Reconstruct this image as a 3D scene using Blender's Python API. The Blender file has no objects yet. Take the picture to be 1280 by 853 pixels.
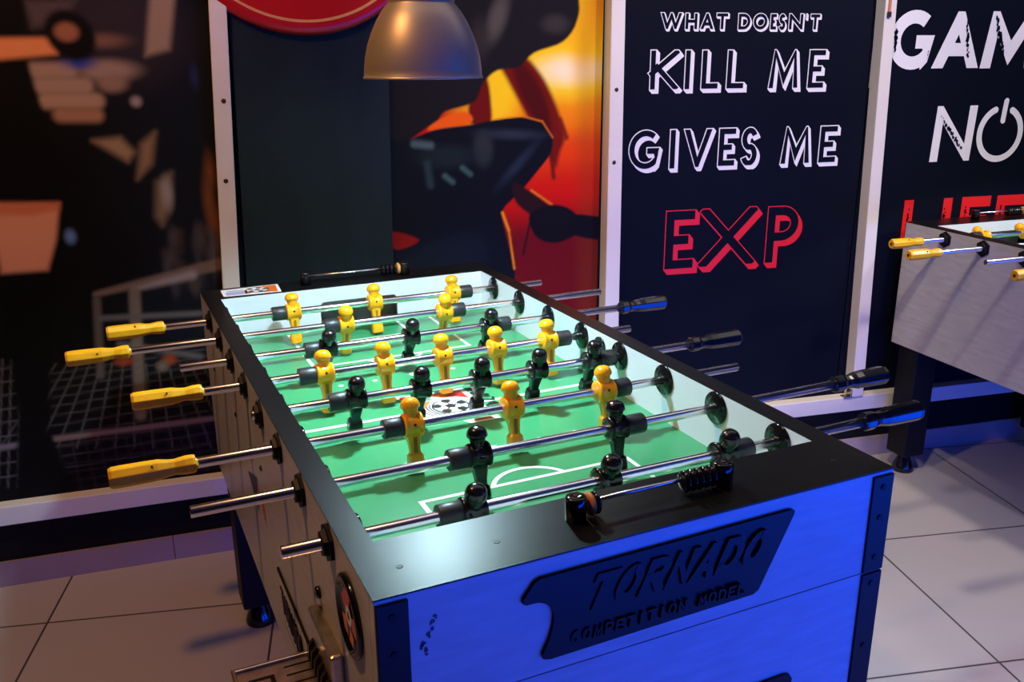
import bpy, bmesh, math, random
import numpy as np
from mathutils import Vector, Matrix

random.seed(7)
scene = bpy.context.scene
COL = scene.collection
R = math.radians

# ------------------------------------------------------------------ camera
YAW, PITCH, ROLL = 0.43607, 0.30491, -0.00565
CAM = Vector((-0.55966, -1.47593, 1.38827))
FPX = 1125.57
_f = Vector((math.sin(YAW) * math.cos(PITCH), math.cos(YAW) * math.cos(PITCH), -math.sin(PITCH)))
_r = Vector((math.cos(YAW), -math.sin(YAW), 0))
_u = _r.cross(_f)
_r2 = _r * math.cos(ROLL) + _u * math.sin(ROLL)
_u2 = -_r * math.sin(ROLL) + _u * math.cos(ROLL)
cam_data = bpy.data.cameras.new('camera')
cam_data.sensor_fit = 'HORIZONTAL'
cam_data.sensor_width = 36
cam_data.lens = FPX / 1280 * 36
cam_data.clip_start = 0.02
cam = bpy.data.objects.new('camera', cam_data)
COL.objects.link(cam)
_m = Matrix(((_r2.x, _u2.x, -_f.x), (_r2.y, _u2.y, -_f.y), (_r2.z, _u2.z, -_f.z)))
cam.matrix_world = Matrix.Translation(CAM) @ _m.to_4x4()
scene.camera = cam

# ------------------------------------------------------------------ world, exposure, room lights
scene.view_settings.view_transform = 'Standard'
scene.view_settings.look = 'None'
scene.view_settings.gamma = 1
scene.view_settings.exposure = 0.0
scene.view_settings.use_curve_mapping = False
world = bpy.data.worlds.new('world')
scene.world = world
world.use_nodes = True
world.node_tree.nodes['Background'].inputs[0].default_value = (0.6, 0.62, 0.9, 1)
world.node_tree.nodes['Background'].inputs[1].default_value = 0.004


def lamp(name, kind, loc, target, power, color, size=0.1, spot=None, blend=0.5, size_y=None):
    d = bpy.data.lights.new(name, kind)
    d.energy = power
    d.color = color
    if kind == 'AREA':
        d.size = size
        if size_y:
            d.shape = 'RECTANGLE'
            d.size_y = size_y
    else:
        d.shadow_soft_size = size
    if kind == 'SPOT':
        d.spot_size = R(spot)
        d.spot_blend = blend
    o = bpy.data.objects.new(name, d)
    COL.objects.link(o)
    o.location = loc
    o.rotation_euler = (Vector(target) - Vector(loc)).to_track_quat('-Z', 'Y').to_euler()
    return o


# ceiling spots, the blue neon behind the camera, and added fill lights
lamp('warm_ceiling_spot', 'SPOT', (-0.95, -0.05, 2.5), (-0.75, 0.35, 0), 64, (1.0, 0.45, 0.13), 0.05, 130, 0.6)
lamp('white_ceiling_spot', 'SPOT', (1.75, -0.65, 2.6), (1.60, 0.75, 0.55), 100, (1.0, 0.83, 0.68), 0.06, 84, 0.6)
lamp('poster_fill_spot', 'SPOT', (0.25, -0.45, 2.7), (1.10, 1.0, 1.10), 92, (1.0, 0.84, 0.66), 0.05, 56, 0.6)  # fill spot added to brighten the orange poster
lamp('floor_ceiling_spot', 'SPOT', (0.95, -0.66, 2.6), (1.6, 0.2, 0.0), 50, (0.95, 0.84, 0.95), 0.06, 66, 0.8)
lamp('blue_neon', 'AREA', (1.2, -1.85, 0.32), (1.0, -0.70, 0.60), 42, (0.0, 0.066, 1.0), 2.6, size_y=0.44)
lamp('violet_reflection_fill', 'AREA', (0.9, -3.6, 1.85), (0.9, 0, 1.6), 2.8, (0.17, 0.11, 1.0), 3.4, size_y=2.0)  # unseen fill added behind the camera for violet reflections in the rods
lamp('blue_reflection_fill', 'AREA', (3.1, -3.0, 1.75), (0.6, -0.2, 1.0), 15, (0.08, 0.19, 1.0), 2.6, size_y=1.9)  # unseen fill added at right rear for blue reflections in the rod ends
lamp('rod_highlight_fill', 'AREA', (0.9, 0.0, 2.84), (0.9, 0.0, 0), 11.5, (1.0, 0.88, 0.80), 4.6, size_y=0.8)  # unseen overhead fill added for the pale streak along the rods


# ------------------------------------------------------------------ materials
def lin(c):
    return tuple(((v / 255) / 12.92 if v / 255 <= 0.04045 else ((v / 255 + 0.055) / 1.055) ** 2.4) for v in c)


def mat(name, rgb, rough=0.5, metal=0.0, spec=0.5, noise=None, bump=None, coat=0.0):
    """rgb in linear. noise = (scale, amount, stretch) varies the base colour; bump = (scale, strength)."""
    m = bpy.data.materials.new(name)
    m.use_nodes = True
    nt = m.node_tree
    b = nt.nodes['Principled BSDF']
    b.inputs['Base Color'].default_value = (*rgb, 1)
    b.inputs['Roughness'].default_value = rough
    b.inputs['Metallic'].default_value = metal
    b.inputs['Specular IOR Level'].default_value = spec
    b.inputs['Coat Weight'].default_value = coat
    b.inputs['Coat Roughness'].default_value = 0.08
    tc = nt.nodes.new('ShaderNodeTexCoord')
    if noise:
        mp = nt.nodes.new('ShaderNodeMapping')
        mp.inputs['Scale'].default_value = noise[2] if len(noise) > 2 else (1, 1, 1)
        n = nt.nodes.new('ShaderNodeTexNoise')
        n.inputs['Scale'].default_value = noise[0]
        n.inputs['Detail'].default_value = 6
        cr = nt.nodes.new('ShaderNodeMapRange')
        cr.inputs['From Min'].default_value = 0.3
        cr.inputs['From Max'].default_value = 0.7
        cr.inputs['To Min'].default_value = 1 - noise[1]
        cr.inputs['To Max'].default_value = 1 + noise[1]
        mul = nt.nodes.new('ShaderNodeVectorMath')
        mul.operation = 'SCALE'
        mul.inputs[0].default_value = rgb
        nt.links.new(tc.outputs['Object'], mp.inputs['Vector'])
        nt.links.new(mp.outputs[0], n.inputs['Vector'])
        nt.links.new(n.outputs['Fac'], cr.inputs['Value'])
        nt.links.new(cr.outputs[0], mul.inputs['Scale'])
        nt.links.new(mul.outputs[0], b.inputs['Base Color'])
    if bump:
        n = nt.nodes.new('ShaderNodeTexNoise')
        n.inputs['Scale'].default_value = bump[0]
        n.inputs['Detail'].default_value = 4
        bp = nt.nodes.new('ShaderNodeBump')
        bp.inputs['Strength'].default_value = bump[1]
        bp.inputs['Distance'].default_value = 0.001
        nt.links.new(tc.outputs['Object'], n.inputs['Vector'])
        nt.links.new(n.outputs['Fac'], bp.inputs['Height'])
        nt.links.new(bp.outputs[0], b.inputs['Normal'])
    return m


M = {}
M['laminate'] = mat('grey_laminate', (0.50, 0.49, 0.49), 0.32, noise=(14, 0.10, (1, 1, 6)))
M['rail_black'] = mat('black_rail_laminate', (0.0035, 0.0035, 0.0040), 0.36, spec=0.3, noise=(9, 0.25), bump=(420, 0.02))
M['black_paint'] = mat('black_paint', (0.006, 0.006, 0.007), 0.5, spec=0.18)
M['black_gloss'] = mat('black_gloss_plastic', (0.006, 0.006, 0.007), 0.12)
M['black_plastic'] = mat('black_plastic', (0.009, 0.009, 0.010), 0.2)
M['bumper'] = mat('bumper_rubber', (0.022, 0.024, 0.028), 0.42)
M['plate'] = mat('black_plate', (0.003, 0.003, 0.004), 0.38, spec=0.22)
M['white_inner'] = mat('white_inner_wall', (0.74, 0.77, 0.88), 0.3)
M['green'] = mat('green_playfield', (0.046, 0.310, 0.125), 0.32, noise=(5, 0.06))
M['line'] = mat('white_line', (0.85, 0.85, 0.85), 0.35)
M['chrome'] = mat('chrome_rod', (0.90, 0.90, 0.92), 0.21, metal=1.0)
M['steel'] = mat('worn_steel', (0.62, 0.56, 0.47), 0.28, metal=1.0, noise=(60, 0.2))
M['yellow'] = mat('yellow_plastic', (0.98, 0.41, 0.006), 0.28, spec=0.5)
M['yellow_handle'] = mat('yellow_handle_paint', (0.82, 0.42, 0.010), 0.33, noise=(30, 0.08))
M['dark_hole'] = mat('pin_hole', (0.02, 0.008, 0.001), 0.7)
M['groove_shade'] = mat('leg_groove_shade', (0.34, 0.13, 0.004), 0.5)  # figure yellow darkened to give the slot its shade
M['wood_bead'] = mat('wooden_bead', (0.62, 0.25, 0.06), 0.4)
M['red'] = mat('red_print', (0.62, 0.02, 0.02), 0.35)
M['orange'] = mat('orange_print', (0.80, 0.16, 0.02), 0.35)
M['white_print'] = mat('white_print', (0.82, 0.80, 0.82), 0.5)
M['red_print'] = mat('red_lettering', (0.74, 0.006, 0.008), 0.5)
M['black_print'] = mat('black_print', (0.012, 0.014, 0.016), 0.4)
M['blue_print'] = mat('pale_blue_print', (0.35, 0.36, 0.62), 0.45)
M['navy_poster'] = mat('navy_poster', (0.0026, 0.0040, 0.0110), 0.6, spec=0.08, noise=(3, 0.15))
M['batten'] = mat('cream_batten', (0.74, 0.69, 0.64), 0.5, noise=(5, 0.04))
M['board'] = mat('chalkboard_black', (0.0075, 0.0135, 0.0165), 0.45, spec=0.25, noise=(7, 0.3, (2, 1, 0.5)), bump=(40, 0.15))
M['black_wall'] = mat('black_wall', (0.004, 0.004, 0.005), 0.6, spec=0.2)
M['red_sign'] = mat('red_enamel', (0.42, 0.004, 0.006), 0.3)
M['gold'] = mat('gold_line', (0.55, 0.22, 0.08), 0.4)
M['screw'] = mat('screw_head', (0.05, 0.045, 0.04), 0.4, metal=0.6)
M['lamp_metal'] = mat('lamp_black_metal', (0.36, 0.30, 0.235), 0.42, metal=0.5)
M['lamp_inner'] = mat('lamp_white_inside', (0.34, 0.34, 0.34), 0.5)
M['skirt'] = mat('skirting_tile', (0.36, 0.28, 0.29), 0.3, noise=(4, 0.1))
M['ceiling'] = mat('dark_ceiling', (0.20, 0.20, 0.24), 0.8)


def emission(name, rgb, strength):
    m = bpy.data.materials.new(name)
    m.use_nodes = True
    b = m.node_tree.nodes['Principled BSDF']
    b.inputs['Base Color'].default_value = (0, 0, 0, 1)
    b.inputs['Emission Color'].default_value = (*rgb, 1)
    b.inputs['Emission Strength'].default_value = strength
    return m


M['bulb'] = emission('bulb_glow', (0.85, 0.95, 1.0), 6)


def tile_material():
    m = bpy.data.materials.new('floor_tile')
    m.use_nodes = True
    nt = m.node_tree
    b = nt.nodes['Principled BSDF']
    geo = nt.nodes.new('ShaderNodeNewGeometry')
    mp = nt.nodes.new('ShaderNodeMapping')
    mp.vector_type = 'TEXTURE'
    mp.inputs['Location'].default_value = (-0.806, 0.85, 0)
    mp.inputs['Rotation'].default_value = (0, 0, R(-15.3))
    mp.inputs['Scale'].default_value = (0.576, 0.576, 1)
    nt.links.new(geo.outputs['Position'], mp.inputs['Vector'])
    sep = nt.nodes.new('ShaderNodeSeparateXYZ')
    nt.links.new(mp.outputs[0], sep.inputs[0])
    ds = []
    for ax in (0, 1):
        pp = nt.nodes.new('ShaderNodeMath')
        pp.operation = 'PINGPONG'
        pp.inputs[1].default_value = 0.5
        nt.links.new(sep.outputs[ax], pp.inputs[0])
        ds.append(pp)
    mn = nt.nodes.new('ShaderNodeMath')
    mn.operation = 'MINIMUM'
    nt.links.new(ds[0].outputs[0], mn.inputs[0])
    nt.links.new(ds[1].outputs[0], mn.inputs[1])
    mr = nt.nodes.new('ShaderNodeMapRange')
    mr.inputs['From Min'].default_value = 0.0035
    mr.inputs['From Max'].default_value = 0.006
    nt.links.new(mn.outputs[0], mr.inputs['Value'])
    fl = nt.nodes.new('ShaderNodeVectorMath')
    fl.operation = 'FLOOR'
    nt.links.new(mp.outputs[0], fl.inputs[0])
    wn = nt.nodes.new('ShaderNodeTexWhiteNoise')
    nt.links.new(fl.outputs[0], wn.inputs['Vector'])
    n1 = nt.nodes.new('ShaderNodeTexNoise')
    n1.inputs['Scale'].default_value = 9
    n1.inputs['Detail'].default_value = 8
    nt.links.new(geo.outputs['Position'], n1.inputs['Vector'])
    ad = nt.nodes.new('ShaderNodeMath')
    ad.operation = 'MULTIPLY_ADD'
    ad.inputs[1].default_value = 0.12
    nt.links.new(n1.outputs['Fac'], ad.inputs[0])
    nt.links.new(wn.outputs['Value'], ad.inputs[2])
    mr2 = nt.nodes.new('ShaderNodeMapRange')
    mr2.inputs['From Max'].default_value = 1.1
    mr2.inputs['To Min'].default_value = 0.90
    mr2.inputs['To Max'].default_value = 1.05
    nt.links.new(ad.outputs[0], mr2.inputs['Value'])
    tc = nt.nodes.new('ShaderNodeVectorMath')
    tc.operation = 'SCALE'
    tc.inputs[0].default_value = (0.50, 0.46, 0.44)
    nt.links.new(mr2.outputs[0], tc.inputs['Scale'])
    mx = nt.nodes.new('ShaderNodeMix')
    mx.data_type = 'RGBA'
    mx.inputs[6].default_value = (0.06, 0.05, 0.05, 1)
    nt.links.new(mr.outputs[0], mx.inputs[0])
    nt.links.new(tc.outputs[0], mx.inputs[7])
    nt.links.new(mx.outputs[2], b.inputs['Base Color'])
    b.inputs['Roughness'].default_value = 0.38
    return m


M['tile'] = tile_material()


def print_material(name, rough=0.4):
    m = bpy.data.materials.new(name)
    m.use_nodes = True
    nt = m.node_tree
    b = nt.nodes['Principled BSDF']
    a = nt.nodes.new('ShaderNodeVertexColor')
    a.layer_name = 'print'
    nt.links.new(a.outputs['Color'], b.inputs['Base Color'])
    b.inputs['Roughness'].default_value = rough
    b.inputs['Specular IOR Level'].default_value = 0.1
    return m


# ------------------------------------------------------------------ mesh helpers
class MB:
    """collects primitive shapes into ONE mesh."""

    def __init__(self):
        self.bm = bmesh.new()
        self.mats = []

    def mi(self, m):
        if m not in self.mats:
            self.mats.append(m)
        return self.mats.index(m)

    def _take(self, geom_faces, m, smooth):
        i = self.mi(m)
        for f in geom_faces:
            f.material_index = i
            f.smooth = smooth

    def box(self, lo, hi, m, bevel=0.0, mtx=None, smooth=False, seg=2):
        b2 = bmesh.new()
        bmesh.ops.create_cube(b2, size=1)
        c = [(lo[i] + hi[i]) / 2 for i in range(3)]
        s = [hi[i] - lo[i] for i in range(3)]
        for v in b2.verts:
            v.co = Vector((c[0] + v.co.x * s[0], c[1] + v.co.y * s[1], c[2] + v.co.z * s[2]))
        if bevel:
            bmesh.ops.bevel(b2, geom=b2.edges[:], offset=bevel, segments=seg, affect='EDGES', profile=0.5)
        return self.merge(b2, m, mtx, smooth)

    def merge(self, b2, m, mtx=None, smooth=False):
        i = self.mi(m)
        vm = {}
        for v in b2.verts:
            co = mtx @ v.co if mtx else v.co
            vm[v] = self.bm.verts.new(co)
        for f in b2.faces:
            try:
                nf = self.bm.faces.new([vm[v] for v in f.verts])
            except ValueError:
                continue
            nf.material_index = i
            nf.smooth = smooth
        b2.free()
        return self

    def lathe(self, prof, m, seg=24, mtx=None, smooth=True, cap=True):
        """prof: list of (r, z) along z."""
        rings = []
        for r, z in prof:
            if r < 1e-6:
                co = Vector((0, 0, z))
                rings.append([self.bm.verts.new(mtx @ co if mtx else co)])
            else:
                ring = []
                for k in range(seg):
                    a = 2 * math.pi * k / seg
                    co = Vector((r * math.cos(a), r * math.sin(a), z))
                    ring.append(self.bm.verts.new(mtx @ co if mtx else co))
                rings.append(ring)
        i = self.mi(m)
        for a, b in zip(rings[:-1], rings[1:]):
            for k in range(seg):
                k2 = (k + 1) % seg
                vs = [a[k % len(a)], a[k2 % len(a)], b[k2 % len(b)], b[k % len(b)]]
                vs = list(dict.fromkeys(vs))
                if len(vs) >= 3:
                    f = self.bm.faces.new(vs)
                    f.material_index = i
                    f.smooth = smooth
        if cap:
            for ring in (rings[0], rings[-1]):
                if len(ring) > 2:
                    f = self.bm.faces.new(ring)
                    f.material_index = i
        return self

    def cyl(self, p0, p1, r, m, seg=16, r2=None, smooth=True, bevel=0.0):
        p0, p1 = Vector(p0), Vector(p1)
        d = p1 - p0
        q = d.to_track_quat('Z', 'Y').to_matrix().to_4x4()
        L = d.length
        r2 = r if r2 is None else r2
        if bevel:
            prof = [(r - bevel, 0), (r, bevel), (r2, L - bevel), (r2 - bevel, L)]
        else:
            prof = [(r, 0), (r2, L)]
        return self.lathe(prof, m, seg, Matrix.Translation(p0) @ q, smooth)

    def poly(self, pts, m, smooth=False):
        vs = [self.bm.verts.new(Vector(p)) for p in pts]
        f = self.bm.faces.new(vs)
        f.material_index = self.mi(m)
        f.smooth = smooth
        return f

    def prism(self, pts, ext, m):
        """flat polygon of 3-D points, extruded by vector ext."""
        e = Vector(ext)
        a = [self.bm.verts.new(Vector(p)) for p in pts]
        b = [self.bm.verts.new(Vector(p) + e) for p in pts]
        i = self.mi(m)
        fs = [self.bm.faces.new(a[::-1]), self.bm.faces.new(b)]
        n = len(a)
        for k in range(n):
            fs.append(self.bm.faces.new([a[k], a[(k + 1) % n], b[(k + 1) % n], b[k]]))
        for f in fs:
            f.material_index = i
        return self

    def loft(self, rings, m, smooth=False, cap=True):
        i = self.mi(m)
        R_ = [[self.bm.verts.new(Vector(p)) for p in ring] for ring in rings]
        n = len(R_[0])
        for a, b in zip(R_[:-1], R_[1:]):
            for k in range(n):
                f = self.bm.faces.new([a[k], a[(k + 1) % n], b[(k + 1) % n], b[k]])
                f.material_index = i
                f.smooth = smooth
        if cap:
            for ring in (R_[0][::-1], R_[-1]):
                f = self.bm.faces.new(ring)
                f.material_index = i
        return self

    def mesh(self, name, fix=True):
        if fix:
            bmesh.ops.recalc_face_normals(self.bm, faces=self.bm.faces[:])
        me = bpy.data.meshes.new(name)
        self.bm.to_mesh(me)
        self.bm.free()
        for m in self.mats:
            me.materials.append(m)
        return me

    def build(self, name, parent=None, fix=True):
        return link(name, self.mesh(name, fix), parent)


def link(name, me, parent=None):
    o = bpy.data.objects.new(name, me)
    COL.objects.link(o)
    if parent is not None:
        o.parent = parent
    return o


def thing(name, label, cat, loc=(0, 0, 0), rotz=0, group=None):
    o = bpy.data.objects.new(name, None)
    COL.objects.link(o)
    o.location = loc
    o.rotation_euler = (0, 0, rotz)
    return tag(o, label, cat, group)


def tag(o, label, cat, group=None):
    o['label'] = label
    o['category'] = cat
    if group:
        o['group'] = group
    return o


def structure(o):
    o['kind'] = 'structure'
    return o


# ------------------------------------------------------------------ the two wall planes
class Wall:
    def __init__(self, p, deg):
        self.p = Vector((p[0], p[1], 0))
        a = R(deg)
        self.e = Vector((math.cos(a), math.sin(a), 0))
        self.n = Vector((math.sin(a), -math.cos(a), 0))      # towards the room

    def at(self, u, z, off=0.0):
        return self.p + self.e * u + self.n * off + Vector((0, 0, z))

    def uz(self, px, py, off=0.0):
        """position on the wall (along, height) of a spot measured on the photograph."""
        d = _f + _r2 * ((px - 640) / FPX) - _u2 * ((py - 426.5) / FPX)
        t = self.n.dot(self.p + self.n * off - CAM) / self.n.dot(d)
        x = CAM + d * t
        return (x - self.p).dot(self.e), x.z


W1 = Wall((-0.929, 1.097), -6.8)
BEND = 1.8075
_b = W1.at(BEND, 0)
W2 = Wall((_b.x, _b.y), -10.0)
FR = 0.05          # depth of the battens
PO = 0.010         # poster face in front of the wall


def wall_box(mb, W, u0, u1, z0, z1, o0, o1, m, ub=None, bevel=0.0):
    """box on a wall; ub = (u0, u1) at the bottom when the piece leans."""
    b0, b1 = ub if ub else (u0, u1)
    ring0 = [W.at(b0, z0, o0), W.at(b1, z0, o0), W.at(b1, z0, o1), W.at(b0, z0, o1)]
    ring1 = [W.at(u0, z1, o0), W.at(u1, z1, o0), W.at(u1, z1, o1), W.at(u0, z1, o1)]
    if not bevel:
        return mb.loft([ring0, ring1], m)
    b2 = bmesh.new()
    v0 = [b2.verts.new(p) for p in ring0]
    v1 = [b2.verts.new(p) for p in ring1]
    b2.faces.new(v0[::-1])
    b2.faces.new(v1)
    for k in range(4):
        b2.faces.new([v0[k], v0[(k + 1) % 4], v1[(k + 1) % 4], v1[k]])
    bmesh.ops.bevel(b2, geom=b2.edges[:], offset=bevel, segments=2, affect='EDGES', profile=0.5)
    return mb.merge(b2, m)


# ------------------------------------------------------------------ room shell
mb = MB()
mb.box((-4.5, -5, -0.06), (6.5, 2.4, 0), M['tile'])
structure(mb.build('floor'))

mb = MB()
H_ROOM = 2.9
mb.loft([[W1.at(-3, 0), W1.at(BEND, 0), W2.at(4.5, 0), W2.at(4.5, 0, -0.1), W1.at(BEND, 0, -0.1), W1.at(-3, 0, -0.1)],
         [W1.at(-3, H_ROOM), W1.at(BEND, H_ROOM), W2.at(4.5, H_ROOM), W2.at(4.5, H_ROOM, -0.1), W1.at(BEND, H_ROOM, -0.1), W1.at(-3, H_ROOM, -0.1)]], M['black_wall'])
structure(mb.build('wall_back'))

mb = MB()
mb.box((-4.5, -5, H_ROOM), (6.5, 2.4, H_ROOM + 0.05), M['ceiling'])
structure(mb.build('ceiling'))

# skirting tiles
mb = MB()
u = -3.0
while u < BEND - 0.02:
    u2 = min(u + 0.5765, BEND)
    wall_box(mb, W1, u + 0.001, u2 - 0.001, 0, 0.074, 0, 0.009, M['skirt'])
    u = u2
u = 0.0
while u < 4.4:
    wall_box(mb, W2, u + 0.001, u + 0.575, 0, 0.074, 0, 0.009, M['skirt'])
    u += 0.5765
structure(mb.build('baseboard_back'))

# battens: three uprights and the two bottom rails
STRIP0, STRIP1 = 0.203, 0.257


def screws(W, pts, parent):
    for uu, z in pts:
        s = MB()
        q = W.n.to_track_quat('Z', 'Y').to_matrix().to_4x4()
        s.lathe([(0.006, 0), (0.006, 0.0008), (0.0045, 0.002), (0, 0.0022)], M['screw'], 12, Matrix.Translation(W.at(uu, z, FR)) @ q)
        s.build('screw', parent)


def batten(name, W, ut, ub, ztop, zbot, o1=FR):
    t = MB()
    wall_box(t, W, ut[0], ut[1], zbot, ztop, 0.0, o1, M['batten'], ub=ub, bevel=0.0025)
    return structure(t.build(name))


ZT = 1.95
t1 = batten('trim_1', W1, (0.7255, 0.7665), (0.640, 0.686), ZT, STRIP1)
screws(W1, [(0.717, 1.288), (0.703, 1.088)], t1)
t2 = batten('trim_2', W1, (1.777, 1.818), (1.786, 1.835), ZT, STRIP1)
screws(W1, [(1.801, 1.299), (1.800, 1.092)], t2)
t3 = batten('trim_3', W2, (0.845, 0.884), (0.899, 0.944), ZT, STRIP1, 0.055)
screws(W2, [(0.887, 1.29), (0.899, 1.09)], t3)
t4 = batten('trim_4', W1, (-3, BEND), (-3, BEND), STRIP1, STRIP0)
t5 = batten('trim_5', W2, (0.0, 4.4), (0.0, 4.4), STRIP1, STRIP0)
mb = MB()
wall_box(mb, W2, 0.868, 0.876, 1.515, 1.56, 0.055, 0.060, M['gold'], bevel=0.001)
wall_box(mb, W2, 0.866, 0.878, 1.500, 1.516, 0.055, 0.062, M['screw'], bevel=0.001)
o = mb.build('latch', t3)
o['label'] = 'small brass and steel latch'
mb = MB()
wall_box(mb, W2, 0.868, 0.900, STRIP1, STRIP1 + 0.004, 0.03, 0.056, M['steel'], bevel=0.001)
wall_box(mb, W2, 0.893, 0.898, STRIP1, STRIP1 + 0.03, 0.03, 0.056, M['steel'], bevel=0.001)
o = mb.build('angle_bracket', t3)
o['label'] = 'small metal angle bracket'


# ------------------------------------------------------------------ painted posters (prints)
def sd_poly(P, pts):
    pts = np.array(pts)
    d = np.full(len(P), 1e9)
    s = np.ones(len(P))
    n = len(pts)
    for i in range(n):
        a, b = pts[i], pts[i - 1]
        e = b - a
        w = P - a
        t = np.clip((w @ e) / max(e @ e, 1e-12), 0, 1)
        q = w - t[:, None] * e
        d = np.minimum(d, (q ** 2).sum(1))
        c1 = P[:, 1] >= a[1]
        c2 = P[:, 1] < b[1]
        c3 = e[0] * w[:, 1] > e[1] * w[:, 0]
        flip = (c1 & c2 & c3) | (~c1 & ~c2 & ~c3)
        s[flip] *= -1
    return s * np.sqrt(d)


class Print:
    def __init__(self, W, u0, u1, z0, z1, res):
        self.W = W
        self.nu = int((u1 - u0) / res) + 1
        self.nz = int((z1 - z0) / res) + 1
        U, Z = np.meshgrid(np.linspace(u0, u1, self.nu), np.linspace(z0, z1, self.nz))
        self.P = np.stack([U.ravel(), Z.ravel()], 1)
        self.c = np.zeros((len(self.P), 3))
        self.px = 1 / 425.0

    def uv(self, pts):
        return np.array([self.W.uz(x, y, PO) for x, y in pts])

    def mix(self, k, col):
        c = np.array(lin(col))
        self.c = self.c * (1 - k[:, None]) + c * k[:, None]

    def soft(self, d, s):
        t = np.clip(0.5 - d / (2 * s * self.px), 0, 1)
        return t * t * (3 - 2 * t)

    def shape(self, pts, col, s=1.5, a=1.0):
        """closed smooth outline through the points (Catmull-Rom)."""
        n = len(pts)
        out = []
        for i in range(n):
            p0, p1, p2, p3 = (np.array(pts[(i + j - 1) % n], float) for j in range(4))
            for t in (0, .25, .5, .75):
                out.append(tuple(0.5 * (2 * p1 + (p2 - p0) * t + (2 * p0 - 5 * p1 + 4 * p2 - p3) * t * t + (3 * p1 - p0 - 3 * p2 + p3) * t ** 3)))
        self.poly(out, col, s, a)

    def poly(self, pts, col, s=1.5, a=1.0, rnd=0.0):
        self.mix(a * self.soft(sd_poly(self.P, self.uv(pts)) - rnd * self.px, s), col)

    def bar(self, p0, p1, w, col, s=1.5, a=1.0, w2=None):
        q = self.uv([p0, p1])
        e = q[1] - q[0]
        v = self.P - q[0]
        t = np.clip((v @ e) / (e @ e), 0, 1)
        d = np.sqrt(((v - t[:, None] * e) ** 2).sum(1))
        ww = (w + ((w2 if w2 is not None else w) - w) * t) * self.px
        self.mix(a * self.soft(d - ww, s), col)

    def blob(self, c, rx, ry, col, s=3.0, a=1.0, rot=0.0):
        q = self.uv([c])[0]
        v = self.P - q
        ca, sa = math.cos(R(rot)), math.sin(R(rot))
        x = (v[:, 0] * ca + v[:, 1] * sa) / (rx * self.px)
        y = (-v[:, 0] * sa + v[:, 1] * ca) / (ry * self.px)
        r = np.sqrt(x * x + y * y)
        self.mix(a * self.soft((r - 1) * min(rx, ry) * self.px, s), col)

    def build(self, name, m, parent):
        n, k = self.nu, self.nz
        verts = [tuple(self.W.at(a, b, PO)) for a, b in self.P]
        faces = [(j * n + i, j * n + i + 1, (j + 1) * n + i + 1, (j + 1) * n + i) for j in range(k - 1) for i in range(n - 1)]
        me = bpy.data.meshes.new(name)
        me.from_pydata(verts, [], faces)
        at = me.color_attributes.new('print', 'FLOAT_COLOR', 'POINT')
        buf = np.ones((len(verts), 4), dtype=np.float32)
        buf[:, :3] = np.clip(self.c, 0, 1)
        at.data.foreach_set('color', buf.ravel())
        me.materials.append(m)
        return link(name, me, parent)


def panel(W, u0, u1, z0, z1, m, parent):
    b = MB()
    wall_box(b, W, u0, u1, z0, z1, 0.001, PO - 0.0006, m)
    return b.build('backing_board', parent)


# ---- left poster: dark industrial hall, blurred lit slats, handrail and grating floor
ps = thing('poster', 'dark poster of an industrial hall with blurred light slats and grating floor, at far left', 'poster', W1.at(0.2, STRIP1, PO))
ps_in = ps.matrix_basis.inverted()


def settle(o, root):
    """keep world placement of a part whose mesh is written in world coordinates."""
    o.matrix_parent_inverse = Matrix.Translation(-root.location)
    return o


settle(panel(W1, -0.6, 0.735, STRIP1, ZT, M['black_paint'], ps), ps)
pr = Print(W1, -0.6, 0.735, STRIP1, ZT, 0.005)
pr.mix(np.ones(len(pr.P)), (12, 11, 14))
pr.blob((225, 200), 60, 260, (18, 22, 32), 60)
pr.blob((150, 40), 60, 50, (44, 38, 44), 30)
pr.poly([(30, 0), (95, 0), (78, 30), (40, 35)], (78, 66, 66), 6)
pr.poly([(190, -40), (222, -40), (212, 62), (182, 70)], (150, 128, 108), 5)
pr.blob((128, 51), 20, 6, (120, 88, 72), 6)
for (x0, x1, y, w, c) in [(42, 86, 88, 8, (158, 132, 116)), (48, 106, 107, 8, (160, 134, 118)), (58, 120, 126, 8, (165, 136, 116)), (76, 120, 144, 7, (160, 118, 94))]:
    pr.bar((x0, y), (x1, y), w, c, 5)
pr.blob((134, 88), 28, 10, (150, 126, 112), 6)
pr.blob((140, 104), 14, 9, (140, 114, 98), 5)
pr.blob((99, 79), 12, 5, (40, 62, 150), 6)
pr.blob((170, 127), 5, 5, (150, 140, 138), 4)
pr.blob((243, 96), 3, 8, (38, 46, 92), 5)
pr.poly([(116, 176), (150, 172), (168, 190), (160, 202)], (150, 124, 100), 6)
pr.poly([(176, 180), (194, 165), (190, 205), (172, 224)], (138, 110, 86), 6)
pr.poly([(196, 228), (214, 216), (212, 262), (203, 282), (195, 270)], (128, 108, 88), 7)
pr.blob((209, 242), 5, 14, (150, 146, 150), 5)
for (x, y, rx, ry) in [(262, 215, 4, 14), (260, 250, 4, 18), (268, 280, 5, 20)]:
    pr.blob((x, y), rx, ry, (120, 72, 42), 6)
random.seed(3)
for k in range(34):
    pr.blob((random.uniform(205, 270), random.uniform(285, 360)), random.uniform(2, 5), random.uniform(4, 12),
            random.choice([(70, 62, 66), (64, 50, 40), (80, 76, 82), (40, 38, 44)]), 5, 0.7)
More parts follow.
